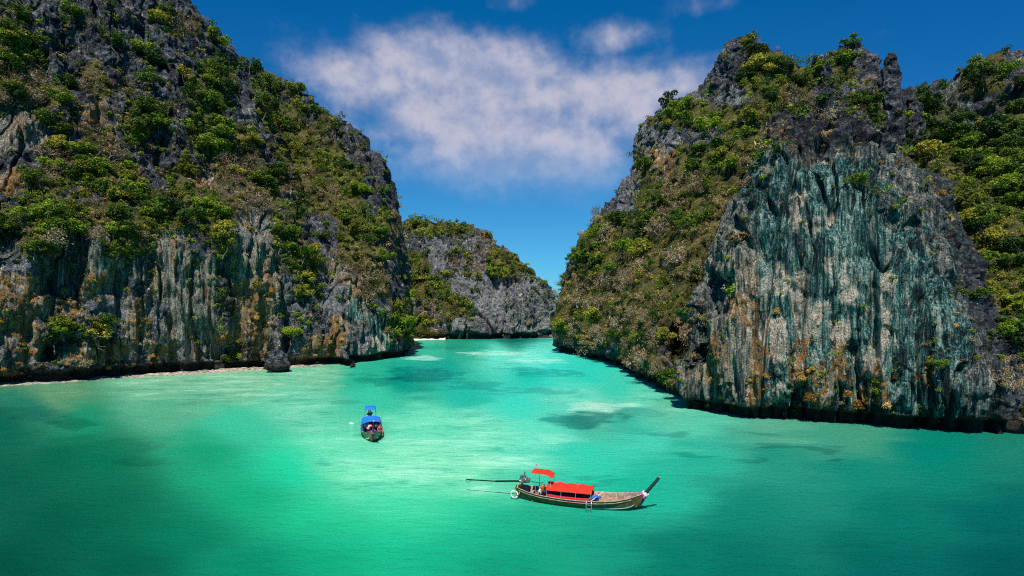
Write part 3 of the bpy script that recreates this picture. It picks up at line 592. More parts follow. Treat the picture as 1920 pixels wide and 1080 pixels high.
class Tubes:
    def __init__(s): s.V, s.F, s.n = [], [], 0
    def add(s, pts, rad, k=4, cap=True):
        pts = np.asarray(pts, float); rad = np.ones(len(pts))*rad; n = len(pts)
        T = unit(np.gradient(pts, axis=0)); up = np.array([0, 0, 1.]) if abs(T[0][2]) < .9 else np.array([1., 0, 0])
        a = unit(np.cross(T, up)); b = np.cross(T, a); th = np.arange(k)*2*np.pi/k
        ring = pts[:, None]+(a[:, None]*np.cos(th)[None, :, None]+b[:, None]*np.sin(th)[None, :, None])*rad[:, None, None]
        s.V.append(ring.reshape(-1, 3))
        for i in range(n-1):
            for j in range(k): s.F.append((s.n+i*k+j, s.n+i*k+(j+1) % k, s.n+(i+1)*k+(j+1) % k, s.n+(i+1)*k+j))
        s.n += n*k
        if cap:
            for i, sgn in ((0, 1), (n-1, -1)):
                s.V.append(pts[i][None]); c = s.n; s.n += 1
                base = c-(n*k if i == 0 else n*k+1)+(0 if i == 0 else (n-1)*k)
                for j in range(k):
                    t = (base+j, base+(j+1) % k, c, c); s.F.append(t)
        return s
    def build(s, name, mat, parent=None, smooth=True):
        V = np.vstack(s.V); me = bpy.data.meshes.new(name)
        me.from_pydata(V.tolist(), [], [tuple(dict.fromkeys(map(int, f))) for f in s.F]); me.materials.append(mat)
        if smooth: me.polygons.foreach_set('use_smooth', np.ones(len(me.polygons), bool))
        o = bpy.data.objects.new(name, me); COL.objects.link(o); o.parent = parent; return o
def limbs(r, tb, p, d, L, R, depth, out, nb=3, up=.25):
    n = 4; pts = [p]
    for i in range(n):
        d = d+r.normal(size=3)*.22+np.array([0, 0, up*.3]); d /= np.linalg.norm(d); pts.append(pts[-1]+d*L/n)
    tb.add(pts, np.linspace(R, R*.5, n+1), 4 if depth < 2 else 3, cap=False); out.append(pts[-1])
    if depth == 0: return
    for _ in range(nb):
        dd = d+r.normal(size=3)*.75; dd /= np.linalg.norm(dd); limbs(r, tb, pts[r.integers(2, n+1)], dd, L*.68, R*.55, depth-1, out, nb, up)
def tree_proto(kind, seed):
    r = np.random.default_rng(seed); root = bpy.data.objects.new('tree', None); COL.objects.link(root)
    flat, nl = r.uniform(.3, .6), int(r.integers(9, 15))
    C, Nn = lobes_pts(r, 1500, nl, flat, .80, .34); C[:, 2] += .85
    V, Fq = cards(C, Nn, .092, r=r)
    mesh_np('crown', V, Fq, LEAF[kind], root, attrs={'tone': tone_attr(len(Fq), r)})
    tb = Tubes(); out = []
    limbs(r, tb, np.array([0, 0, -.25]), np.array([r.normal()*.15, r.normal()*.15, 1.]), .95, .055, 2, out)
    tb.build('trunk', M_BARK, root); return root
def bare_proto(seed):
    r = np.random.default_rng(seed); root = bpy.data.objects.new('bare_shrub', None); COL.objects.link(root)
    tb = Tubes(); out = []
    for _ in range(3): limbs(r, tb, np.array([0, 0, -.15]), unit(np.array([[r.normal()*.8, r.normal()*.8, 1.]]))[0], .62, .042, 3, out, 3, .2)
    tb.build('branches', M_BARE, root)
    E = np.array(out); n = 420; k = r.integers(0, len(E), n); C = E[k]+r.normal(size=(n, 3))*.16
    V, Fq = cards(C, unit(r.normal(size=(n, 3))+np.array([0, 0, .5])), .062, 2.6, r)
    c = mesh_np('twigs', V, Fq, LEAF['brown'], root, attrs={'tone': tone_attr(n, r)}); return root  # loose dry twig cards around the branch tips, no leaves
def fern_pts(r, n):
    a = r.uniform(0, 2*np.pi, n); s = r.random(n)**.7; rr = .15+s*.8
    P = np.stack([np.cos(a)*rr, np.sin(a)*rr, .35+.35*s-1.35*s**2.2+r.normal(size=n)*.12], 1)*.55
    c = r.normal(size=(7, 3))*np.array([.09, .09, .10]); return P*r.uniform(.5, 1.2, n)[:, None]+c[r.integers(0, 7, n)]
def fern_cards(r, n, size):
    P = fern_pts(r, n); d = unit(np.stack([P[:, 0], P[:, 1], -np.abs(r.normal(size=n))*.9-.3], 1)); b = unit(np.cross(d, r.normal(size=(n, 3))))
    s = size*r.uniform(.7, 1.5, n)[:, None]
    d = unit(d*.6+r.normal(size=(n, 3))*.5); b = unit(np.cross(d, r.normal(size=(n, 3)))); V = np.stack([P-d*s, P+b*s*.4, P+d*s, P-b*s*.4], 1).reshape(-1, 3); return V, np.arange(4*n).reshape(n, 4)
def fern_proto(seed):
    r = np.random.default_rng(seed); V, Fq = fern_cards(r, 620, .10)
    root = bpy.data.objects.new('fern_tuft', None); COL.objects.link(root)
    mesh_np('fronds', V, Fq, LEAF['orange'], root, attrs={'tone': tone_attr(len(Fq), r)}); return root

# nearest surface seen through each cell of a 2 px raster, to stand plants on the cliffs
allP = np.concatenate([c[1] for c in CLIFFS]); allN = np.concatenate([c[2] for c in CLIFFS]); allC = np.concatenate([np.full(len(c[1]), i) for i, c in enumerate(CLIFFS)])
apx, apy = project(allP); ok = (allP[:, 2] > .5) & (apx > -60) & (apx < 1980) & (apy > -60) & (apy < 900)
ids = np.nonzero(ok)[0]; cx = ((apx[ids]+60)/3).astype(int); cy = ((apy[ids]+60)/3).astype(int); CWd, CHt = 700, 330
key = cy*CWd+cx; order = np.lexsort((allP[ids, 1], key)); first = np.unique(key[order], return_index=True)
buf = np.full(CWd*CHt, -1, np.int64); buf[first[0]] = ids[order][first[1]]
def hit(px, py):
    x, y = int((px+60)/3), int((py+60)/3)
    if not (0 <= x < CWd and 0 <= y < CHt): return -1
    return buf[y*CWd+x]
COUNT = {  # big green, small green, brown, orange per 40 px cell
 'G': (4.8, 13, .5, 0), 'y': (2.9, 12, 2.2, .3), 'g': (1.2, 6, 1.0, 1.0), 'm': (1.4, 5, 3.0, 5), 'b': (.35, 4, 16, .6), 'o': (.05, .9, .6, 15),
 'r': (.08, .8, .3, .9), 'R': (.03, .5, .15, 1.0), 'd': (.5, 3.5, .4, .2), 'w': (0, .35, .1, .5), 't': (0, .3, .0, .4), 'T': (0, .5, .1, 1.6)}
plants = []      # (kind, px diameter, index, px, py)
prand = random.Random(5)
def nrand(v): return int(v)+(prand.random() < v-int(v))
for r_ in range(0, 20):
    for c_ in range(0, 49):
        ch = grid[r_][min(c_, GW-1)]; bg_, sg_, br_, og_ = COUNT[ch]
        X0, Y0 = c_*40, r_*40
        far = .55 if (740 < X0+20 < 1045 and Y0 > 390) else (.72 if (480 < X0 < 760 and Y0 < 420) else 1.)
        mul = 1/far**1.55
        for kind, cnt, lo, hi in (('big', bg_, 22, 56), ('small', sg_*.8, 9, 20), ('small', sg_*.9, 5, 10), ('brown', br_, 12, 28), ('brown', br_*.06 if ch == 'b' else 0, 38, 62), ('orange', og_, 4, 13)):
            extra_n = 3 if X0 > 1160 and Y0 > 200 else 0
            for q_ in range(nrand(cnt*mul)+extra_n*(kind in ('small', 'brown') and hi < 35)):
                px, py = X0+prand.uniform(-6, 46), Y0+prand.uniform(-6, 46); i = hit(px, py)
                if i < 0: continue
                on_wall, on_mt = allC[i] == 4, allC[i] == 3
                if extra_n and q_ >= nrand(cnt*mul) and not (on_mt and ch in 'rRdtTwo' and (px > 1690 or 1180 < px < 1500)): continue
                if on_wall and kind in ('big', 'small', 'brown') and prand.random() < (.93 if ch in 'GygmbdR' and py < 600 else .35 if py < 600 else .1): continue
                kk = kind
                if kind in ('big', 'small'):
                    pole = {'y': .55, 'm': .4, 'b': .55, 'o': .4}.get(ch, .16)
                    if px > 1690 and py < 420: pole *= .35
                    dk = .85 if (px > 1690 and py < 215) else .45 if (px > 1690 and py < 330) or ch == 'd' else .18  # top of the far right hill: darker leaves stand in for lens vignette
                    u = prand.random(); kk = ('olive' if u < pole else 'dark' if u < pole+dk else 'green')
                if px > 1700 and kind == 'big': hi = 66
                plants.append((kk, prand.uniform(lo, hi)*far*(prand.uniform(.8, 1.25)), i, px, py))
for kk, d, px, py in [  # single plants that stand out in the photograph
    ('green', 62, 22, 62), ('green', 40, 55, 95), ('olive', 64, 30, 165), ('brown', 62, 70, 170), ('green', 46, 398, 150), ('green', 58, 392, 178), ('green', 62, 410, 245), ('dark', 46, 385, 268),
    ('green', 54, 300, 222), ('green', 44, 255, 238), ('olive', 40, 190, 150), ('green', 58, 165, 345), ('green', 46, 205, 350), ('green', 44, 300, 385), ('green', 40, 95, 400), ('green', 44, 75, 385),
    ('green', 40, 300, 420), ('olive', 44, 335, 415), ('green', 50, 1608, 330), ('green', 40, 1632, 345), ('green', 42, 1662, 358), ('green', 20, 1432, 335), ('green', 36, 1565, 660),
    ('green', 24, 1484, 672), ('green', 27, 1538, 698), ('green', 36, 1648, 730), ('green', 34, 1680, 692), ('green', 28, 1635, 712), ('dark', 50, 1755, 675), ('orange', 34, 1515, 735), ('orange', 30, 1588, 728),
    ('orange', 34, 1605, 748), ('orange', 28, 1660, 750), ('orange', 24, 1352, 735), ('orange', 26, 1335, 700), ('orange', 22, 1300, 660), ('orange', 22, 1455, 575), ('orange', 26, 1500, 700),
    ('dark', 90, 1850, 238), ('dark', 60, 1885, 262), ('green', 60, 1810, 290), ('dark', 60, 1900, 480), ('green', 50, 1830, 545), ('green', 46, 1880, 620), ('green', 50, 1905, 560), ('olive', 60, 1830, 400), ('olive', 54, 1860, 440),
    ('green', 44, 1262, 690), ('green', 36, 1258, 715), ('green', 40, 560, 520), ('green', 46, 600, 440), ('green', 40, 690, 380), ('green', 38, 745, 590), ('green', 42, 742, 615), ('green', 38, 590, 570),
    ('green', 36, 612, 430), ('green', 30, 575, 600), ('green', 22, 775, 622), ('green', 18, 768, 626), ('brown', 46, 1310, 590), ('brown', 50, 1245, 540), ('brown', 54, 1180, 520), ('brown', 50, 1110, 560),
    ('brown', 46, 1230, 610), ('brown', 50, 1520, 195), ('olive', 40, 1590, 205), ('brown', 44, 1540, 200), ('dark', 30, 500, 150), ('brown', 44, 1900, 715), ('brown', 40, 1860, 690),
    ('green', 26, 1570, 98), ('olive', 24, 1590, 96), ('green', 30, 1540, 150), ('green', 34, 1500, 150), ('olive', 30, 1470, 135), ('green', 30, 1430, 110), ('olive', 28, 1410, 95), ('green', 36, 1570, 170), ('olive', 34, 1600, 190), ('brown', 36, 1470, 222), ('olive', 34, 1492, 206), ('brown', 40, 1565, 205), ('olive', 36, 1608, 218), ('green', 34, 1640, 240), ('olive', 36, 1668, 262), ('brown', 34, 1700, 300), ('olive', 30, 1738, 335), ('brown', 30, 1450, 250), ('green', 30, 1420, 290), ('brown', 36, 1395, 335), ('brown', 34, 1372, 370), ('orange', 26, 1762, 352), ('dark', 14, 1396, 84), ('dark', 16, 1437, 94), ('dark', 12, 1472, 116), ('dark', 16, 1215, 232), ('dark', 22, 1240, 215), ('dark', 22, 1205, 250), ('dark', 18, 1262, 205)]:
    for dy in range(0, 24, 3):
        i = hit(px, py+d*.25+dy)
        if i >= 0: plants.append((kk, d, i, px, py)); break
print('plants', len(plants))

REGION = [  # (x0, y0, x1, y1, where in words)
 (742, 400, 1045, 470, 'along the top of the central cliff'), (742, 470, 900, 640, 'on the left slope of the central cliff'), (900, 470, 1045, 640, 'on the grey rock of the central cliff'),
 (0, 0, 150, 120, 'high on the left cliff at its top corner'), (150, 0, 350, 120, 'on the dark upper rock of the left cliff'), (350, 0, 500, 130, 'along the skyline of the left cliff'),
 (0, 120, 150, 200, 'on the ledge above the short fluted wall'), (0, 200, 130, 330, 'beside the short fluted wall of the left cliff'), (130, 120, 370, 310, 'on broken rock amid the left cliff'),
 (370, 130, 480, 300, 'in the dark gully of the left cliff'), (0, 310, 160, 480, 'at the left end of the tree belt'), (160, 310, 460, 480, 'in the tree belt above the tall fluted wall'),
 (0, 480, 200, 720, 'on the orange-stained foot of the left cliff'), (200, 480, 430, 720, 'on the tall fluted wall of the left cliff'), (430, 480, 640, 720, 'on the lower rock behind the lone boulder'),
 (480, 120, 600, 300, 'on the high rear ridge of the left cliff'), (600, 200, 745, 420, 'along the steep skyline of the rear ridge'), (440, 300, 600, 480, 'on the slope below the rear ridge'),
 (600, 420, 770, 560, 'on the left cliff flank above the channel mouth'), (640, 560, 790, 680, 'near the tip of the left cliff above the channel'),
 (1190, 180, 1340, 270, 'on the flat shoulder of the right mountain'), (1340, 70, 1450, 200, 'around the pointed summit of the right mountain'), (1450, 80, 1720, 200, 'around the jagged rock crest of the right mountain'),
 (1690, 80, 1925, 205, 'on the dark hill behind the right mountain'), (1700, 205, 1925, 330, 'in the dark grove under the far right hill'), (1730, 330, 1925, 500, 'on the bright slope right of the teal wall'), (1800, 500, 1925, 830, 'in the gully at the right edge of the teal wall'),
 (1040, 380, 1200, 480, 'on the dark wooded right shoulder above the channel'), (1040, 480, 1200, 700, 'on the dry right slope above the channel'), (1200, 480, 1310, 760, 'on the dry slope beside the teal wall'),
 (1200, 270, 1400, 480, 'in the steep gully left of the teal wall'), (1380, 180, 1720, 260, 'on the slope just above the teal wall'), (1400, 240, 1760, 420, 'on the black upper rock of the teal wall'),
 (1270, 420, 1480, 620, 'on the pale flaked rock of the teal wall'), (1480, 420, 1840, 640, 'on the streaked middle of the teal wall'), (1260, 620, 1920, 830, 'on the overhanging foot of the teal wall')]
def where(px, py):
    for x0, y0, x1, y1, w in REGION:
        if x0 <= px < x1 and y0 <= py < y1: return w
    return 'on the right mountain slope' if px > 960 else 'on the left cliff face'
PROTO = {'green': [tree_proto('green', 100+i) for i in range(3)], 'dark': [tree_proto('dark', 110+i) for i in range(2)],
         'olive': [tree_proto('olive', 120+i) for i in range(2)], 'brown': [bare_proto(130+i) for i in range(3)], 'orange': [fern_proto(140+i) for i in range(2)]}
used = set()
def place(root, loc, s, rz, tilt):
    if root.name in used:
        c = root.copy(); COL.objects.link(c)
        for ch in list(root.children):
            d = ch.copy(); COL.objects.link(d); d.parent = c
        # names follow the source, Blender numbers the copy
    else: c = root; used.add(root.name)
    c.location = loc; c.rotation_euler = (tilt[0], tilt[1], rz); c.scale = (s, s, s*prand.uniform(.85, 1.15)); return c
plants.sort(key=lambda p: -p[1])
LIM = {'tree': 296, 'bare': 190, 'fern': 110}; nobj = {'tree': 0, 'bare': 0, 'fern': 0}
stuff = {k: [[], [], 0] for k in LEAF}
WORD = {'green': 'fresh green', 'dark': 'dark green', 'olive': 'yellow-green'}
def size_word(d): return 'big' if d > 38 else 'medium' if d > 29 else 'small'
def stuff_clump(kk, P, r_w, d, up):
    """one clump of scrub merged into the ground cover of its kind"""
    n = int(np.clip(d*d*(.5 if kk == 'brown' else .32), 16, 150)); sz = r_w*np.clip(5.0/d, .12, .5)*.75
    if kk == 'orange': V, Fq = fern_cards(rng, max(16, n//2), .17); V = V*r_w+P; n = len(Fq)
    else:
        C, Nn = lobes_pts(rng, n, int(rng.integers(3, 7)), .55, .62, .45)
        if kk == 'brown': V, Fq = cards(C*r_w+P+up, Nn, sz*.45, 3.2)
        else: V, Fq = cards(C*r_w+P+up, Nn, sz)
    st = stuff[kk]; st[0].append(V); st[1].append(tone_attr(n, rng, rng.random())); st[2] += n
for kk, d, i, px, py in plants:
    P, nn, Y = allP[i], allN[i], allP[i][1]
    R = d*.5*Y/F
    fam = {'brown': 'bare', 'orange': 'fern'}.get(kk, 'tree')
    loc = P+np.array([nn[0]*.15, nn[1]*.15, 0])*R
    if nobj[fam] < LIM[fam]:
        nobj[fam] += 1
        tl = (float(-nn[1])*-.15*(1-nn[2])+prand.uniform(-.1, .1), float(nn[0])*.15*(1-nn[2])+prand.uniform(-.1, .1)) if fam != 'fern' else (0, 0)
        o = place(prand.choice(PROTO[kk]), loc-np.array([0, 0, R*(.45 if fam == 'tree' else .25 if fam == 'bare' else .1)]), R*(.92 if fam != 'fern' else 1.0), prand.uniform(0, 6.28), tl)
        w = where(px, py)
        if fam == 'tree': tag(o, f'{size_word(d)} {WORD[kk]} tree {w}', 'tree', f'{WORD[kk]} trees {w}')
        elif fam == 'bare': tag(o, f'{size_word(d)} leafless shrub {w}', 'shrub', f'leafless shrubs {w}')
        else: tag(o, f'{"big" if d > 18 else "small"} orange fern tuft {w}', 'fern', f'orange fern tufts {w}')
    else: stuff_clump(kk, loc, R, d, np.array([0, 0, R*.35]))
# slopes turned away from the photograph are wooded too
hid = np.nonzero((allP[:, 2] > 14) & (allP[:, 1] > 40) & (allP[:, 1] < 300) & (allN[:, 2] > .25))[0]
seen = np.zeros(len(allP), bool); seen[buf[buf >= 0]] = True
hid = hid[(~seen[hid]) & ((allN[hid, 1] > .15) | (apy[hid] < -20) | (apx[hid] > 1960) | (apx[hid] < -40))]
for i in rng.choice(hid, min(900, len(hid)), replace=False):
    Y = allP[i][1]; stuff_clump(str(rng.choice(['green', 'dark', 'olive', 'brown'])), allP[i], rng.uniform(1.2, 2.6), 16, np.array([0, 0, .6]))
SN = {'green': ('green_scrub', 'fresh green scrub filling the ledges between the trees', 'scrub'), 'dark': ('dark_scrub', 'dark green scrub in the shaded clefts of the cliffs', 'scrub'),
      'olive': ('olive_scrub', 'yellow-green scrub spread over the upper slopes', 'scrub'), 'brown': ('dry_brush', 'dry leafless brush covering the warm slopes', 'brush'), 'orange': ('orange_ferns', 'tiny orange ferns dotting the bare rock', 'ferns')}
for kk, (Vs, As, n) in stuff.items():
    if not Vs: continue
    V = np.concatenate(Vs); A_ = np.concatenate(As)
    tag(mesh_np(SN[kk][0], V, np.arange(len(V)).reshape(-1, 4), LEAF[kk], attrs={'tone': A_}), SN[kk][1], SN[kk][2], kind='stuff'); print(kk, n)

# ---------------------------------------------------------------- boats
def paint(name, c, rough=.5, var=.75, scale=5., **k): return simple_mat(name, tuple(x*var for x in c), c, scale, rough, .15, .01, **k)
M_HULL = simple_mat('weathered_olive_hull', (.045, .034, .010), (.17, .11, .030), 2.2, .5, .3, .02)
M_HULLB = simple_mat('yellow_green_hull', (.08, .06, .015), (.30, .23, .06), 2.2, .5, .3, .02)
M_KEEL = paint('black_keel', (.02, .018, .015)); M_ANTI = paint('red_bottom', (.45, .09, .02)); M_LINE = paint('pale_blue_line', (.30, .55, .62))
M_RAIL = simple_mat('grey_gunwale', (.20, .16, .14), (.50, .44, .42), 6, .7)
M_RAILB = paint('pale_blue_gunwale', (.10, .32, .60)); M_WOODG = simple_mat('grey_boards', (.20, .13, .09), (.46, .33, .24), 5, .8)
M_DECK = simple_mat('tan_boards', (.22, .13, .07), (.50, .33, .18), 4, .8); M_DARK = paint('dark_tar', (.03, .04, .05))
M_REDC = paint('red_canvas', (.80, .022, .005), .8, .9); M_REDD = paint('dark_red_cloth', (.55, .012, .012), .8); M_BLUEC = paint('blue_canvas', (.005, .16, .85), .7, .9)
M_POLE = paint('pole_steel', (.10, .20, .20)); M_WHITE = paint('white_paint', (.8, .8, .78)); M_ENG = simple_mat('greasy_engine', (.02, .03, .03), (.22, .26, .25), 9, .4, .4, .02, .4)
M_CHROME = simple_mat('worn_metal', (.35, .42, .40), (.65, .70, .68), 9, .3, .2, .01, .8); M_BRASS = paint('brass', (.55, .33, .06), .4)
M_PINK = paint('pink_cloth', (.85, .05, .28), .8); M_MAG = paint('magenta_cloth', (.65, .03, .42), .8); M_YEL = paint('lime_cloth', (.60, .75, .06), .8); M_PURP = paint('purple_cloth', (.16, .05, .55), .8)
M_BLUEF = paint('blue_tarp', (.03, .12, .45), .7); M_STEM = paint('dark_green_stem', (.015, .045, .03), .6); M_STEMTOP = paint('worn_wood_top', (.50, .30, .14))
M_SKIN = paint('skin', (.42, .22, .13), .6, .9); M_HAIR = paint('black_hair', (.012, .010, .010), .5); M_SHORTS = paint('dark_shorts', (.03, .04, .07), .8)
M_ROPE = paint('rope', (.35, .22, .10), .9); M_FOAM = simple_mat('white_foam', (.6, .72, .72), (.9, .93, .93), 6, .9)

def box(me, c, s, rot=None):
    V = np.array([(x, y, z) for x in (-.5, .5) for y in (-.5, .5) for z in (-.5, .5)])*np.array(s)
    if rot is not None: V = V@np.array(rot).T
    V = V+np.array(c); b = sum(len(v) for v in me[0]); me[0].append(V)
    me[1] += [tuple(b+i for i in f) for f in ((0, 1, 3, 2), (4, 6, 7, 5), (0, 4, 5, 1), (2, 3, 7, 6), (0, 2, 6, 4), (1, 5, 7, 3))]
def build(me, name, mat, parent, bevel=0., smooth=False):
    m = bpy.data.meshes.new(name); m.from_pydata(np.vstack(me[0]).tolist(), [], me[1]); m.materials.append(mat)
    if smooth: m.polygons.foreach_set('use_smooth', np.ones(len(m.polygons), bool))
    o = bpy.data.objects.new(name, m); COL.objects.link(o); o.parent = parent
    if bevel: b = o.modifiers.new('b', 'BEVEL'); b.width = bevel; b.segments = 2
    return o
def gridmesh(name, G, mat, parent, smooth=True, thick=0.):
    n, k = G.shape[:2]; idx = np.arange(n*k).reshape(n, k)
    q = np.stack([idx[:-1, :-1], idx[1:, :-1], idx[1:, 1:], idx[:-1, 1:]], -1).reshape(-1, 4)
    o = mesh_np(name, G, q, mat, parent, smooth)
    if thick: s = o.modifiers.new('s', 'SOLIDIFY'); s.thickness = thick; s.offset = 0
    return o
def tubeobj(name, paths, rad, mat, parent, k=6):
    t = Tubes()
    for p in paths: t.add(p, rad, k)
    return t.build(name, mat, parent)
def ringpath(c, r, ax=(1, 0), n=20, a0=0, a1=2*math.pi):
    t = np.linspace(a0, a1, n); c = np.array(c, float); P = np.tile(c, (n, 1)); P[:, ax[0]] += np.cos(t)*r; P[:, ax[1]] += np.sin(t)*r; return P

HX_ = np.array([0, .5, 1.2, 2.2, 3.5, 5.0, 6.3, 7.5, 8.5, 9.3, 9.85])
HB_ = np.array([.34, .55, .78, .98, 1.12, 1.18, 1.14, .98, .70, .36, .05])
HZ_ = np.array([.92, .84, .74, .66, .62, .62, .66, .75, .92, 1.14, 1.34])
HK_ = np.array([.34, .12, -.06, -.22, -.30, -.32, -.30, -.26, -.20, .25, 1.05])
def hull_rows(inset=0., x0=0., x1=9.85, n=60, ns=25):
    X = np.linspace(x0, x1, n); t = np.interp(X, HX_, np.arange(len(HX_))); Q = catmull(np.stack([HB_, HZ_, HK_], 1), t)
    sgn = np.linspace(-1, 1, ns); s = np.abs(sgn)
    B = np.maximum(Q[:, 0]-inset, .012)
    Yy = np.sign(sgn)[None]*B[:, None]*s[None]**.62; Z = Q[:, 2][:, None]+(Q[:, 1]-Q[:, 2])[:, None]*s[None]**1.9
    return np.stack([np.repeat(X[:, None], ns, 1), Yy, Z], -1), Q, X
def longtail(name, loc, yaw, C, scale=1.0):
    root = bpy.data.objects.new(name, None); COL.objects.link(root); root.location = loc; root.rotation_euler = (0, 0, yaw); root.scale = (scale,)*3
    G, Q, X = hull_rows()
    hull = gridmesh('hull', G[:, ::-1], C['hull'], root)
    G2, Q2, X2 = hull_rows(.07, .06, 9.6); G2[..., 2] = np.maximum(G2[..., 2]+.05, .16); G2[..., 2] = np.minimum(G2[..., 2], np.interp(G2[..., 0], HX_, HZ_)-.0)
    gridmesh('inner_planking', G2, C['inner'], root)
    # transom
    Tm = [[G[0]], [tuple(range(G.shape[1]))]]; build(Tm, 'transom', C['hull'], root)
    # black boot top and bottom paint, each a skin a few millimetres proud of the planking
    for nm, m, s0, s1, x0, x1 in (('boot_topping', M_KEEL, .0, .60, 1.2, 9.1), ('bottom_paint', M_ANTI, .0, .55, .0, 2.0)):
        Gs, Qs, Xs = hull_rows(-.012, x0, x1, 40, 2); s = np.linspace(-s1, s1, 17)
        Yy = np.sign(s)[None]*(Qs[:, 0]+.012)[:, None]*np.abs(s)[None]**.62; Z = Qs[:, 2][:, None]+(Qs[:, 1]-Qs[:, 2])[:, None]*np.abs(s)[None]**1.9-.012
        if nm == 'bottom_paint': Yy *= 1.012; Z -= .006
        gridmesh(nm, np.stack([np.repeat(Xs[:, None], 17, 1), Yy, Z], -1)[:, ::-1], m, root)
    Xs = np.linspace(8.1, 9.83, 16); Zk = catmull(np.stack([HZ_, HK_], 1), np.interp(Xs, HX_, np.arange(len(HX_))))[:, 1]
    tubeobj('cutwater', [np.stack([Xs+.03, Xs*0, Zk-.02], 1)], .06, C['stem'], root, 6)
    for sg in (-1, 1):      # pale line near the bow waterline
        Xs = np.linspace(5.6, 9.0, 30); Qs = catmull(np.stack([HB_, HZ_, HK_], 1), np.interp(Xs, HX_, np.arange(len(HX_))))
        rows = []
        for s in (.58, .64):
            rows.append(np.stack([Xs, sg*((Qs[:, 0]+.014)*s**.62), Qs[:, 2]+(Qs[:, 1]-Qs[:, 2])*s**1.9-.004], 1))
        gridmesh('waterline_stripe', np.stack(rows, 1), C['line'], root, thick=.012)
        # gunwale and rubbing strake follow the sheer
        t = np.linspace(0, 9.8, 60); Qg = catmull(np.stack([HB_, HZ_], 1), np.interp(t, HX_, np.arange(len(HX_))))
        prof = [(-.055, 0), (-.055, .035), (.03, .035), (.03, 0), (-.055, 0)]
        Gg = np.stack([np.stack([t, sg*np.maximum(Qg[:, 0]+a, .005), Qg[:, 1]+b], 1) for a, b in prof], 1)
        gridmesh('gunwale', Gg, C['rail'], root, smooth=False)
        prof = [(.0, -.17), (.035, -.165), (.035, -.125), (.0, -.12)]
        Gg = np.stack([np.stack([t[2:-6], sg*np.maximum(Qg[2:-6, 0]-.03+a, .005), Qg[2:-6, 1]+b], 1) for a, b in prof], 1)
        gridmesh('rubbing_strake', Gg, C['strake'], root, smooth=False)
    # deck boards forward, dark sole aft
    for nm, x0, x1, z, m in (('foredeck', 6.4, 9.2, .36, C['deck']), ('sole', .7, 6.35, .26, M_DARK)):
        Xs = np.linspace(x0, x1, 14); bw = np.interp(Xs, HX_, HB_)*.80-.06
        me = [[], []]
        for j in range(7):
            a, b = -1+2*j/7+.02, -1+2*(j+1)/7-.02
            Gd = np.stack([np.stack([Xs, bw*a, np.full(14, z)], 1), np.stack([Xs, bw*b, np.full(14, z)], 1)], 1)
            base = sum(len(v) for v in me[0]); me[0].append(Gd.reshape(-1, 3)); me[1] += [(base+2*i, base+2*i+2, base+2*i+3, base+2*i+1) for i in range(13)]
        o = build(me, nm, m, root); s = o.modifiers.new('s', 'SOLIDIFY'); s.thickness = .03
    for x in np.arange(6.5, 9.0, .42):
        bw = float(np.interp(x, HX_, HB_)); zt = float(np.interp(x, HX_, HZ_))
        for sg in (-1, 1):
            me = [[], []]; box(me, (x, sg*(bw-.125), zt-.15), (.075, .06, .26)); build(me, 'rib', C['ribs'], root)
    for x in (1.3, 3.0, 4.5, 6.1, 8.6):
        bw = float(np.interp(x, HX_, HB_))*.93-.06; me = [[], []]; box(me, (x, 0, float(np.interp(x, HX_, HZ_))-.16), (.24, 2*bw, .035)); build(me, 'thwart', C['inner'], root, .006)
    # tall raked stem post
    sp = np.array([[9.35, 0, .80], [9.75, 0, 1.22], [10.15, 0, 1.72], [10.48, 0, 2.14], [10.74, 0, 2.50]])
    t = np.linspace(0, 4, 20); c = catmull(sp, t); T = unit(np.gradient(c, axis=0)); nrm = np.stack([-T[:, 2], T[:, 1]*0, T[:, 0]], 1)
    w = np.interp(t, [0, 2, 4], [.05, .055, .055])[:, None]; dp = np.interp(t, [0, 1, 4], [.16, .12, .095])[:, None]; yv = np.array([[0, 1., 0]])
    ring = [c+yv*w+nrm*dp, c-yv*w+nrm*dp, c-yv*w-nrm*dp, c+yv*w-nrm*dp]
    gridmesh('stem_post', np.stack(ring+[ring[0]], 1)[:, ::-1], C['stem'], root, smooth=False)
    e = [r[-1]+T[-1]*.003 for r in ring]; me = [[], []]; me[0].append(np.array(e+[v+T[-1]*.03 for v in e])); me[1] += [(0, 1, 2, 3), (4, 7, 6, 5), (0, 4, 5, 1), (1, 5, 6, 2), (2, 6, 7, 3), (3, 7, 4, 0)]
    build(me, 'stem_cap', M_STEMTOP, root)
    # ribbons tied round the stem
    for k, (m, u, rr) in enumerate(zip(C['ribbons'], (0.75, .95, 1.15), (.30, .27, .25))):
        cc_ = catmull(sp, np.array([u]))[0]; tt = np.linspace(0, 2*np.pi, 22); tb = Tubes()
        for j in range(3):
            tb.add(np.stack([cc_[0]+np.cos(tt)*rr*.75-.02*j, np.sin(tt)*(.14+.03*k), cc_[2]+np.cos(tt)*rr*-.22+.05*np.sin(3*tt+j)-.05*j], 1), .045, 6)
        for j in (-1, 1):
            tb.add([(cc_[0]-.05, j*.16, cc_[2]-.02), (cc_[0]-.12, j*.2, cc_[2]-.2), (cc_[0]-.10, j*.18, cc_[2]-.42)], [.045, .035, .02], 6)
        tb.build('bow_ribbon', m, root)
    # main awning on hoops
    zc, hw = C['zc'], C['hw']; xa, xb = C['awning']
    xs_, ys_ = np.linspace(xa, xb, 22), np.linspace(-hw, hw, 15)
    sag = .05*np.cos(xs_*2*np.pi/((xb-xa)/4))
    Gc = np.stack([np.repeat(xs_[:, None], 15, 1)+.0*ys_[None], np.repeat(ys_[None], 22, 0), zc-.24*(np.abs(ys_)[None]/hw)**2.2+sag[:, None]*(1-.5*np.abs(ys_)[None]/hw)], -1)
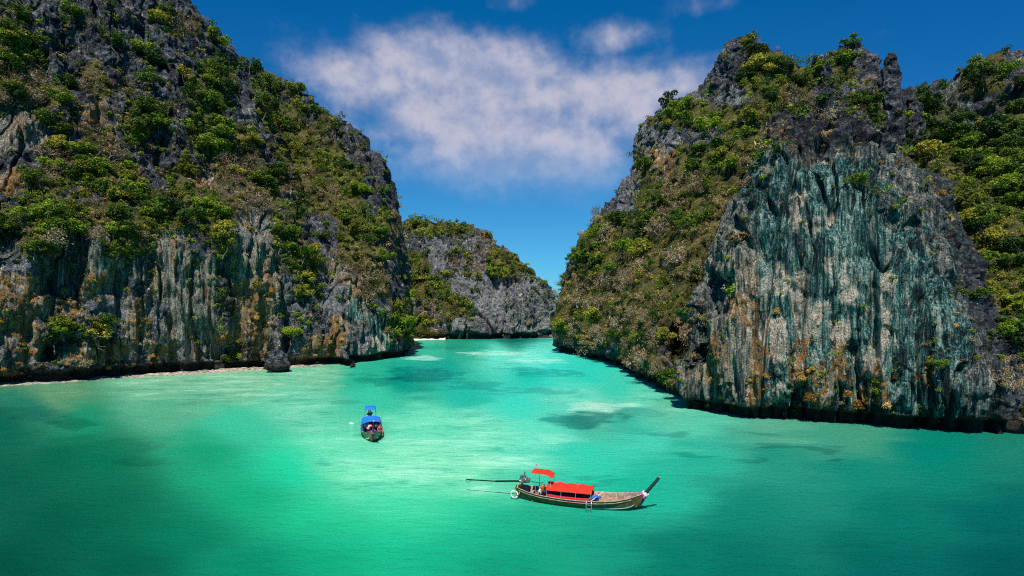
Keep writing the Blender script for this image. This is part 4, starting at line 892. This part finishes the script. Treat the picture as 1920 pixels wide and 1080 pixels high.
    gridmesh('awning', Gc, C['canvas'], root, thick=.025)
    poles = []
    for x in np.linspace(xa+.08, xb-.08, 4):
        bw = float(np.interp(x, HX_, HB_)); zt = float(np.interp(x, HX_, HZ_))
        yy = np.linspace(-hw*.98, hw*.98, 9); hoop = [(x, -bw+.03, zt)]+[(x, y, zc-.24*(abs(y)/hw)**2.2-.03) for y in yy]+[(x, bw-.03, zt)]
        poles.append(hoop)
    for sg in (-1, 1): poles.append([(xa, sg*hw*.98, zc-.26), (xb, sg*hw*.98, zc-.26)])
    tubeobj('awning_frame', poles, .018, M_POLE, root, 5)
    # cloth along the sides under the awning
    for sg in (1, -1):
        if sg == 1 and not C.get('curtain'): continue
        x0, x1 = xa+.05, xb-.15; xs2 = np.linspace(x0, x1, 40); bw = np.interp(xs2, HX_, HB_); zt = np.interp(xs2, HX_, HZ_)
        if sg == 1: zz = [np.full(40, zc-.26), zt+.1, zt-.30]; yy = [np.full(40, hw*.93), bw-.18, bw-.26]
        else: zz = [zt+.17, zt+.03, zt-.12]; yy = [bw-.16, bw-.14, bw-.13]
        Gs = np.stack([np.stack([xs2, sg*y+.015*np.sin(xs2*9), z], 1) for y, z in zip(yy, zz)], 1)
        gridmesh('side_cloth', Gs, C['cloth'], root, thick=.02)
    # helmsman's small awning, its forward end turned down
    x0, x1 = C['small']; zs = C['zs']; us = np.linspace(0, 1, 14); ys2 = np.linspace(-.62, .62, 9)
    Gs = np.stack([np.repeat((x0+(x1-x0)*us)[:, None], 9, 1), np.repeat(ys2[None], 14, 0), (zs-.05*us-.22*np.clip((us-.72)/.28, 0, 1))[:, None]-.05*(ys2[None]/.62)**2], -1)
    gridmesh('small_awning', Gs, C['canvas'], root, thick=.025)
    pl = []
    for x, dz in ((x0+.35, .0), (x1-.12, -.16)):
        tubeobj('awning_hoop', [[(x, -.68, .60), (x, -.60, zs-.09+dz), (x, .60, zs-.09+dz), (x, .68, .60)]], .02, M_POLE, root, 5)
    tubeobj('flag_staff', [[(x0+.15, .3, zs-.05), (x0+.17, .3, zs+.32)]], .012, M_POLE, root, 5)
    me = [[], []]; box(me, (x0+.20, .3, zs+.30), (.10, .015, .14)); build(me, 'pennant', M_PINK if C['canvas'] is M_REDC else M_KEEL, root)
    if C.get('side_poles'):
        for sg in (-1, 1): tubeobj('mooring_pole', [[(3.6, sg*1.2, .6), (3.6, sg*1.25, 2.35)]], .03, M_POLE, root, 6)
    # long-tail motor
    ex, ez = .62, 1.42
    me = [[], []]
    box(me, (ex, 0, ez), (.62, .40, .36)); box(me, (ex-.05, 0, ez+.25), (.42, .30, .20)); box(me, (ex+.38, .0, ez-.02), (.20, .46, .26)); box(me, (ex, .26, ez+.05), (.36, .12, .22)); box(me, (ex, -.26, ez+.02), (.40, .12, .20))
    mot = build(me, 'engine', M_ENG, root, .03)
    tb = Tubes(); tb.add(ringpath((ex+.1, -.28, ez+.12), .13, (0, 2), 14), .03, 6); tb.add([(ex-.2, -.34, ez+.1), (ex-.2, .34, ez+.1)], .10, 10); tb.add([(ex-.1, -.2, ez+.1), (ex-.1, -.36, ez-.12)], .10, 10)
    c_ = tb.build('flywheel', M_CHROME, root)
    tubeobj('exhaust_pipe', [[(ex+.05, .1, ez+.3), (ex+.05, .1, ez+.62)]], .045, M_KEEL, root, 8)
    tubeobj('engine_post', [[(ex-.15, 0, .5), (ex-.15, 0, ez-.1)]], .07, M_BRASS, root, 8); tubeobj('engine_bracket', [[(.05, .2, .75), (ex-.3, .05, ez-.15)], [(.05, -.2, .75), (ex-.3, -.05, ez-.15)]], .035, M_BRASS, root, 6)
    tubeobj('tiller', [[(ex+.4, 0, ez-.05), (ex+1.15, -.05, ez-.12), (ex+1.5, -.05, ez-.1)]], .028, M_POLE, root, 6)
    if C['shaft']:
        tubeobj('shaft_housing', [[(ex-.3, 0, ez-.12), (-1.7, 0, 1.10)]], .072, M_KEEL, root, 8)
        tubeobj('drive_shaft', [[(-1.7, 0, 1.10), (-4.15, 0, 1.02)]], .048, M_KEEL, root, 8)
        tubeobj('skeg', [[(-3.75, 0, 1.0), (-3.95, 0, .82), (-4.1, 0, .80), (-4.2, 0, .95)]], .018, M_KEEL, root, 5)
        me = [[], []]
        for a in (0, 2*math.pi/3, 4*math.pi/3):
            Rm = Matrix.Rotation(a, 3, 'X')@Matrix.Rotation(.5, 3, 'Z'); box(me, np.array(Matrix.Rotation(a, 3, 'X')@Vector((-4.2, 0, 0)))+np.array([0, 0, 1.02])+np.array(Matrix.Rotation(a, 3, 'X')@Vector((0, 0, .07))), (.02, .07, .13), Rm)
        build(me, 'propeller', M_BRASS, root, .005)
    # boarding ladder
    if C.get('ladder'):
        lx, ly = 5.85, -1.30; pth = [[(lx+dx, ly+.20, .70), (lx+dx, ly-.06, .80), (lx+dx, ly-.14, .45), (lx+dx, ly-.18, -.12)] for dx in (-.19, .19)]
        tubeobj('ladder_rails', pth, .032, M_CHROME, root, 6)
        for z, y in ((.5, -.13), (.24, -.155), (.02, -.17)): tubeobj('ladder_rung', [[(lx-.19, ly+y, z), (lx+.19, ly+y, z)]], .028, M_CHROME, root, 6)
    return root
RED = dict(hull=M_HULL, inner=M_WOODG, line=M_LINE, rail=M_RAIL, strake=M_WOODG, deck=M_DECK, ribs=M_WOODG, stem=M_STEM, ribbons=(M_MAG, M_PINK, M_WHITE), canvas=M_REDC, cloth=M_REDD,
           awning=(2.55, 6.0), zc=1.36, hw=.95, small=(1.35, 3.0), zs=2.25, shaft=True, ladder=True, curtain=True)
BLU = dict(hull=M_HULLB, inner=M_DARK, line=M_WHITE, rail=M_RAILB, strake=M_HULLB, deck=M_BLUEF, ribs=M_WHITE, stem=M_STEM, ribbons=(M_PURP, M_YEL, M_MAG), canvas=M_BLUEC, cloth=M_BLUEF,
           awning=(3.6, 6.8), zc=1.75, hw=1.0, small=(1.3, 2.6), zs=2.5, shaft=True, side_poles=True)
RO, RY = (.33, 40.05, 0), math.radians(-16.2)
BO, BY = (-18.6, 66.9, 0), math.radians(-72.4)
rb = tag(longtail('longtail_boat', RO, RY, RED), 'dark wooden longtail boat with two red canvas awnings and a tall raked bow', 'boat')
bb = tag(longtail('longtail_boat', BO, BY, BLU, 1.08), 'blue-awninged longtail boat with passengers, its bow pointing at the viewer', 'boat')
def onboat(root_loc, yaw, p, s=1.0):
    c, n = math.cos(yaw), math.sin(yaw); x, y, z = (v*s for v in p); return (root_loc[0]+x*c-y*n, root_loc[1]+x*n+y*c, root_loc[2]+z)

# people ------------------------------------------------------------
def skin_mesh(name, nodes, edges, mat, parent, sub=1, rootv=0):
    me = bpy.data.meshes.new(name); me.from_pydata([n[0] for n in nodes], edges, []); o = bpy.data.objects.new(name, me); COL.objects.link(o)
    m = o.modifiers.new('skin', 'SKIN'); m.use_smooth_shade = True
    for v, n in zip(me.skin_vertices[0].data, nodes): v.radius = (n[1], n[1]); v.use_root = False
    me.skin_vertices[0].data[rootv].use_root = True
    s = o.modifiers.new('sub', 'SUBSURF'); s.levels = s.render_levels = sub
    dg = bpy.context.evaluated_depsgraph_get(); dg.update(); new = bpy.data.meshes.new_from_object(o.evaluated_get(dg)); o.modifiers.clear(); o.data = new; new.materials.clear(); new.materials.append(mat); o.parent = parent
    return o
def person(loc, yaw, pose, shirt, label, shorts=M_SHORTS, s=1.0, hat=None, cat='person'):
    root = bpy.data.objects.new('person', None); COL.objects.link(root); root.location = loc; root.rotation_euler = (0, 0, yaw); root.scale = (s,)*3
    # joints by pose (hip at the origin height of the seat)
    if pose == 'sit': J = dict(hip=(0, 0, .10), waist=(-.02, 0, .26), chest=(-.02, 0, .46), neck=(.0, 0, .60), head0=(.02, 0, .68), head1=(.03, 0, .80),
                               knee=(.42, .14, .14), ankle=(.46, .13, -.28), toe=(.62, .14, -.32), elbow=(.06, .28, .28), wrist=(.28, .20, .18), shoulder=(0, .19, .54))
    elif pose == 'bend': J = dict(hip=(-.15, 0, .85), waist=(.02, 0, .98), chest=(.24, 0, 1.08), neck=(.38, 0, 1.08), head0=(.46, 0, 1.06), head1=(.56, 0, 1.01),
                                  knee=(.02, .13, .45), ankle=(-.06, .13, .06), toe=(.12, .14, .02), elbow=(.36, .24, .80), wrist=(.50, .18, .58), shoulder=(.32, .19, 1.05))
    else: J = dict(hip=(0, 0, .92), waist=(0, 0, 1.08), chest=(0, 0, 1.28), neck=(0, 0, 1.45), head0=(.01, 0, 1.53), head1=(.02, 0, 1.66),
                   knee=(.03, .12, .48), ankle=(-.02, .12, .06), toe=(.16, .14, .02), elbow=(.05, .27, 1.10), wrist=(.25, .24, .98), shoulder=(0, .19, 1.39))
    def nd(sides=True):
        N_, E_ = [(J['hip'], .12), (J['waist'], .11), (J['chest'], .135), (J['neck'], .055), (J['head0'], .082), (J['head1'], .088)], [(0, 1), (1, 2), (2, 3), (3, 4), (4, 5)]
        for sg in (1, -1):
            f = lambda k: (J[k][0], J[k][1]*sg, J[k][2])
            b = len(N_); N_ += [(f('shoulder'), .06), (f('elbow'), .042), (f('wrist'), .026)]; E_ += [(2, b), (b, b+1), (b+1, b+2)]
            w = np.array(f('wrist')); e = np.array(f('elbow')); d = (w-e)/np.linalg.norm(w-e); N_.append((tuple(w+d*.07), .030)); E_.append((b+2, b+3))
            for j in range(5):
                off = np.array([0, (j-2)*.018, -.005*abs(j-2)]); L = (.05, .075, .085, .08, .06)[j]
                N_.append((tuple(w+d*(.075+L)+off*1.6), .009)); E_.append((b+3, len(N_)-1))
            h = len(N_); hp = (J['hip'][0], J['hip'][1]+.09*sg, J['hip'][2]-.02); N_ += [(hp, .09), (f('knee'), .06), (f('ankle'), .038), (f('toe'), .030)]; E_ += [(0, h), (h, h+1), (h+1, h+2), (h+2, h+3)]
        return N_, E_
    N_, E_ = nd(); skin_mesh('body', N_, E_, M_SKIN, root)
    f = lambda k, sg: (J[k][0], J[k][1]*sg, J[k][2]); mid = lambda a, b, t: tuple(np.array(a)*(1-t)+np.array(b)*t)
    SN_ = [(J['hip'], .14), (J['waist'], .135), (J['chest'], .16), (mid(J['chest'], J['neck'], .7), .09)]; SE = [(0, 1), (1, 2), (2, 3)]
    for sg in (1, -1): b = len(SN_); SN_ += [(f('shoulder', sg), .078), (mid(f('shoulder', sg), f('elbow', sg), .75), .062)]; SE += [(2, b), (b, b+1)]
    skin_mesh('shirt', SN_, SE, shirt, root)
    PN = [(J['hip'], .15)]; PE = []
    for sg in (1, -1): b = len(PN); hp = (J['hip'][0], .09*sg, J['hip'][2]-.02); PN += [(hp, .105), (mid(hp, f('knee', sg), .8), .085)]; PE += [(0, b), (b, b+1)]
    skin_mesh('shorts', PN, PE, shorts, root)
    h0, h1 = np.array(J['head0']), np.array(J['head1']); up = (h1-h0)/np.linalg.norm(h1-h0)
    skin_mesh('hair', [(tuple(h1-np.array([.03, 0, 0])), .098), (tuple(h1+up*.045-np.array([.02, 0, 0])), .080)], [(0, 1)], hat or M_HAIR, root)
    fwd = np.array([1., 0, 0]) if pose != 'bend' else np.array([.4, 0, -.9]); me = [[], []]
    fc = (h0+h1)/2+fwd*.085
    for y in (-.03, .03): box(me, fc+up*.02+np.array([0, y, 0]), (.012, .016, .010))
    build(me, 'eyes', M_HAIR, root); me = [[], []]; box(me, fc+fwd*.008-up*.012, (.022, .018, .032)); build(me, 'nose', M_SKIN, root, .005); me = [[], []]; box(me, fc-up*.045, (.010, .040, .010)); build(me, 'mouth', M_REDD, root)
    return tag(root, label, cat)
M_ORNG = paint('rust_shirt', (.42, .13, .03), .8); M_PSH = paint('pale_pink_shirt', (.85, .32, .33), .8); M_BSH = paint('black_shirt', (.02, .02, .025), .8); M_WSH = paint('white_shirt', (.75, .72, .70), .8); M_RSH = paint('red_shirt', (.7, .06, .05), .8)
person(onboat(RO, RY, (2.15, -.15, .58)), RY+math.pi*.9, 'sit', M_ORNG, 'helmsman in a rust-orange shirt seated under the small red awning')
person(onboat(RO, RY, (2.0, -.42, .42)), RY+math.pi*1.02, 'sit', M_WSH, 'person in a pale shirt sitting low by the near gunwale of the red-awninged boat')
s_ = 1.08
person(onboat(BO, BY, (7.1, .42-.75, .30), s_), BY+2.7, 'bend', M_PSH, 'person in a pink shirt bending over in the bow of the blue-awninged boat', paint('pink_shorts', (.75, .25, .28)))
person(onboat(BO, BY, (6.5, .72, .30), s_), BY-.4, 'stand', M_BSH, 'person in black standing at the edge of the blue awning')
person(onboat(BO, BY, (7.2, .80, .62), s_), BY+.3, 'sit', M_RSH, 'person in a red top sitting on the rail of the blue-awninged boat')
person(onboat(BO, BY, (5.9, -.1, .62), s_), BY+.1, 'sit', M_ORNG, 'person in a rust top seated in the shade under the blue awning')
person(onboat(BO, BY, (5.6, -.55, .62), s_), BY-.2, 'sit', M_WSH, 'person in a white shirt seated under the left side of the blue awning')
# loose things aboard -------------------------------------------------
def loose(name, fn, loc, yaw, label, cat, mat, group=None):
    root = fn(mat); root.name = name; root.location = loc; root.rotation_euler = (0, 0, yaw); return tag(root, label, cat, group)
def ring_obj(mat): return tubeobj('lifebuoy', [ringpath((0, 0, 0), .27, (0, 2), 24)], .06, mat, None, 8)
loose('lifebuoy', ring_obj, onboat(RO, RY, (-.02, -.45, .38)), RY, 'white ring buoy hanging at the stern of the red-awninged boat', 'lifebuoy', M_WHITE)
def rope_obj(mat): return tubeobj('rope', [[(0, 0, 0), (-.05, -.08, -.25), (-.02, -.12, -.5), (.1, -.1, -.62), (.22, -.05, -.5), (.28, 0, -.2)]], .03, mat, None, 6)
loose('rope', rope_obj, onboat(RO, RY, (.15, -.42, .98)), RY, 'yellow rope looped over the stern of the red-awninged boat', 'rope', M_BRASS)
def cushion(mat):
    me = [[], []]; box(me, (0, 0, 0), (.34, .26, .13)); o = build(me, 'cushion', mat, None, .05); return o
for k, (x, m, lb, nm) in enumerate(((6.75, M_PINK, 'pink cushion nearest the ladder on the open foredeck', 'cushion'), (7.25, M_PINK, 'pink cushion between two white boxes on the open foredeck', 'cushion'))):
    loose(nm, cushion, onboat(RO, RY, (x, -.70, .50)), RY, lb, 'cushion', m, 'pink cushions on the foredeck')
for x, lb in ((7.0, 'white box between the two pink cushions'), (7.5, 'white box at the bow end of the pink cushions')):
    loose('box', cushion, onboat(RO, RY, (x, -.70, .52)), RY+.3, lb, 'box', M_WHITE, 'white boxes on the foredeck')
def bundle(mat):
    r = np.random.default_rng(3); tb = Tubes()
    for j in range(5):
        p = r.normal(size=3)*.08; tb.add([p+(-.28, 0, 0), p+(-.1, .05, .08), p+(.1, -.05, .05), p+(.28, .02, -.02)], [.04, .10, .11, .04], 8)
    return tb.build('tarp_bundle', mat)
loose('tarp_bundle', bundle, onboat(RO, RY, (6.15, -.6, .80)), RY+.5, 'crumpled blue tarp at the forward end of the big red awning', 'tarp', M_BLUEF)
tubeobj('oar', [[(0, 0, 0), (.75, .25, .42)], [(.75, .25, .42), (.95, .31, .53)]], .03, M_WHITE, None, 6)
oar = bpy.data.objects['oar']; oar.location = onboat(RO, RY, (5.95, -1.02, .66)); oar.rotation_euler = (0, 0, RY+.3); tag(oar, 'white oar leaning across the rail beside the ladder', 'oar')
# white splash beside the blue boat
sp_ = on_water(659, 794); r = np.random.default_rng(9); me = [[], []]
tt = np.linspace(0, 2*np.pi, 40); V = [(0, 0, .12)]
for k, rr in enumerate((.3, .6, 1.0)):
    for a in tt[:-1]:
        q_ = rr*(1+.35*perlin(np.array([np.cos(a)*1.7]), np.array([np.sin(a)*1.7]), np.array([k*.2]))[0]); V.append((math.cos(a)*q_*.38, math.sin(a)*q_*.15, (.08, .05, -.05)[k]+r.normal()*.03))
n_ = 39; Fc = [(0, 1+i, 1+(i+1) % n_) for i in range(n_)]
for k in range(2): Fc += [(1+k*n_+i, 1+(k+1)*n_+i, 1+(k+1)*n_+(i+1) % n_, 1+k*n_+(i+1) % n_) for i in range(n_)]
me = [[np.array(V)], Fc]; o = build(me, 'splash', M_FOAM, None, smooth=True); o.location = sp_; o.rotation_euler = (0, 0, -.2)
tag(o, 'small white splash on the water left of the blue-awninged boat', 'splash')
# dark rocks on the distant beach
for k, (px, py, w, lb) in enumerate(((779, 634.6, 8, 'dark low rock at the left end of the distant beach'), (790, 634.2, 10, 'largest dark rock lying on the distant white beach'))):
    p = on_water(px, py+1.5); s_ = p[1]/F
    o = crag('beach_rock', [((p[0], p[1], z*s_), r*s_) for z, r in ((-1, w), (1, w*.95), (2.5, w*.8), (3.6, w*.4), (4, .2))], 60+k, k=.5, zone=(0, .3, 0, .3), nu=40, nv=20)
    tag(o, lb, 'rock', 'rocks on the distant beach')
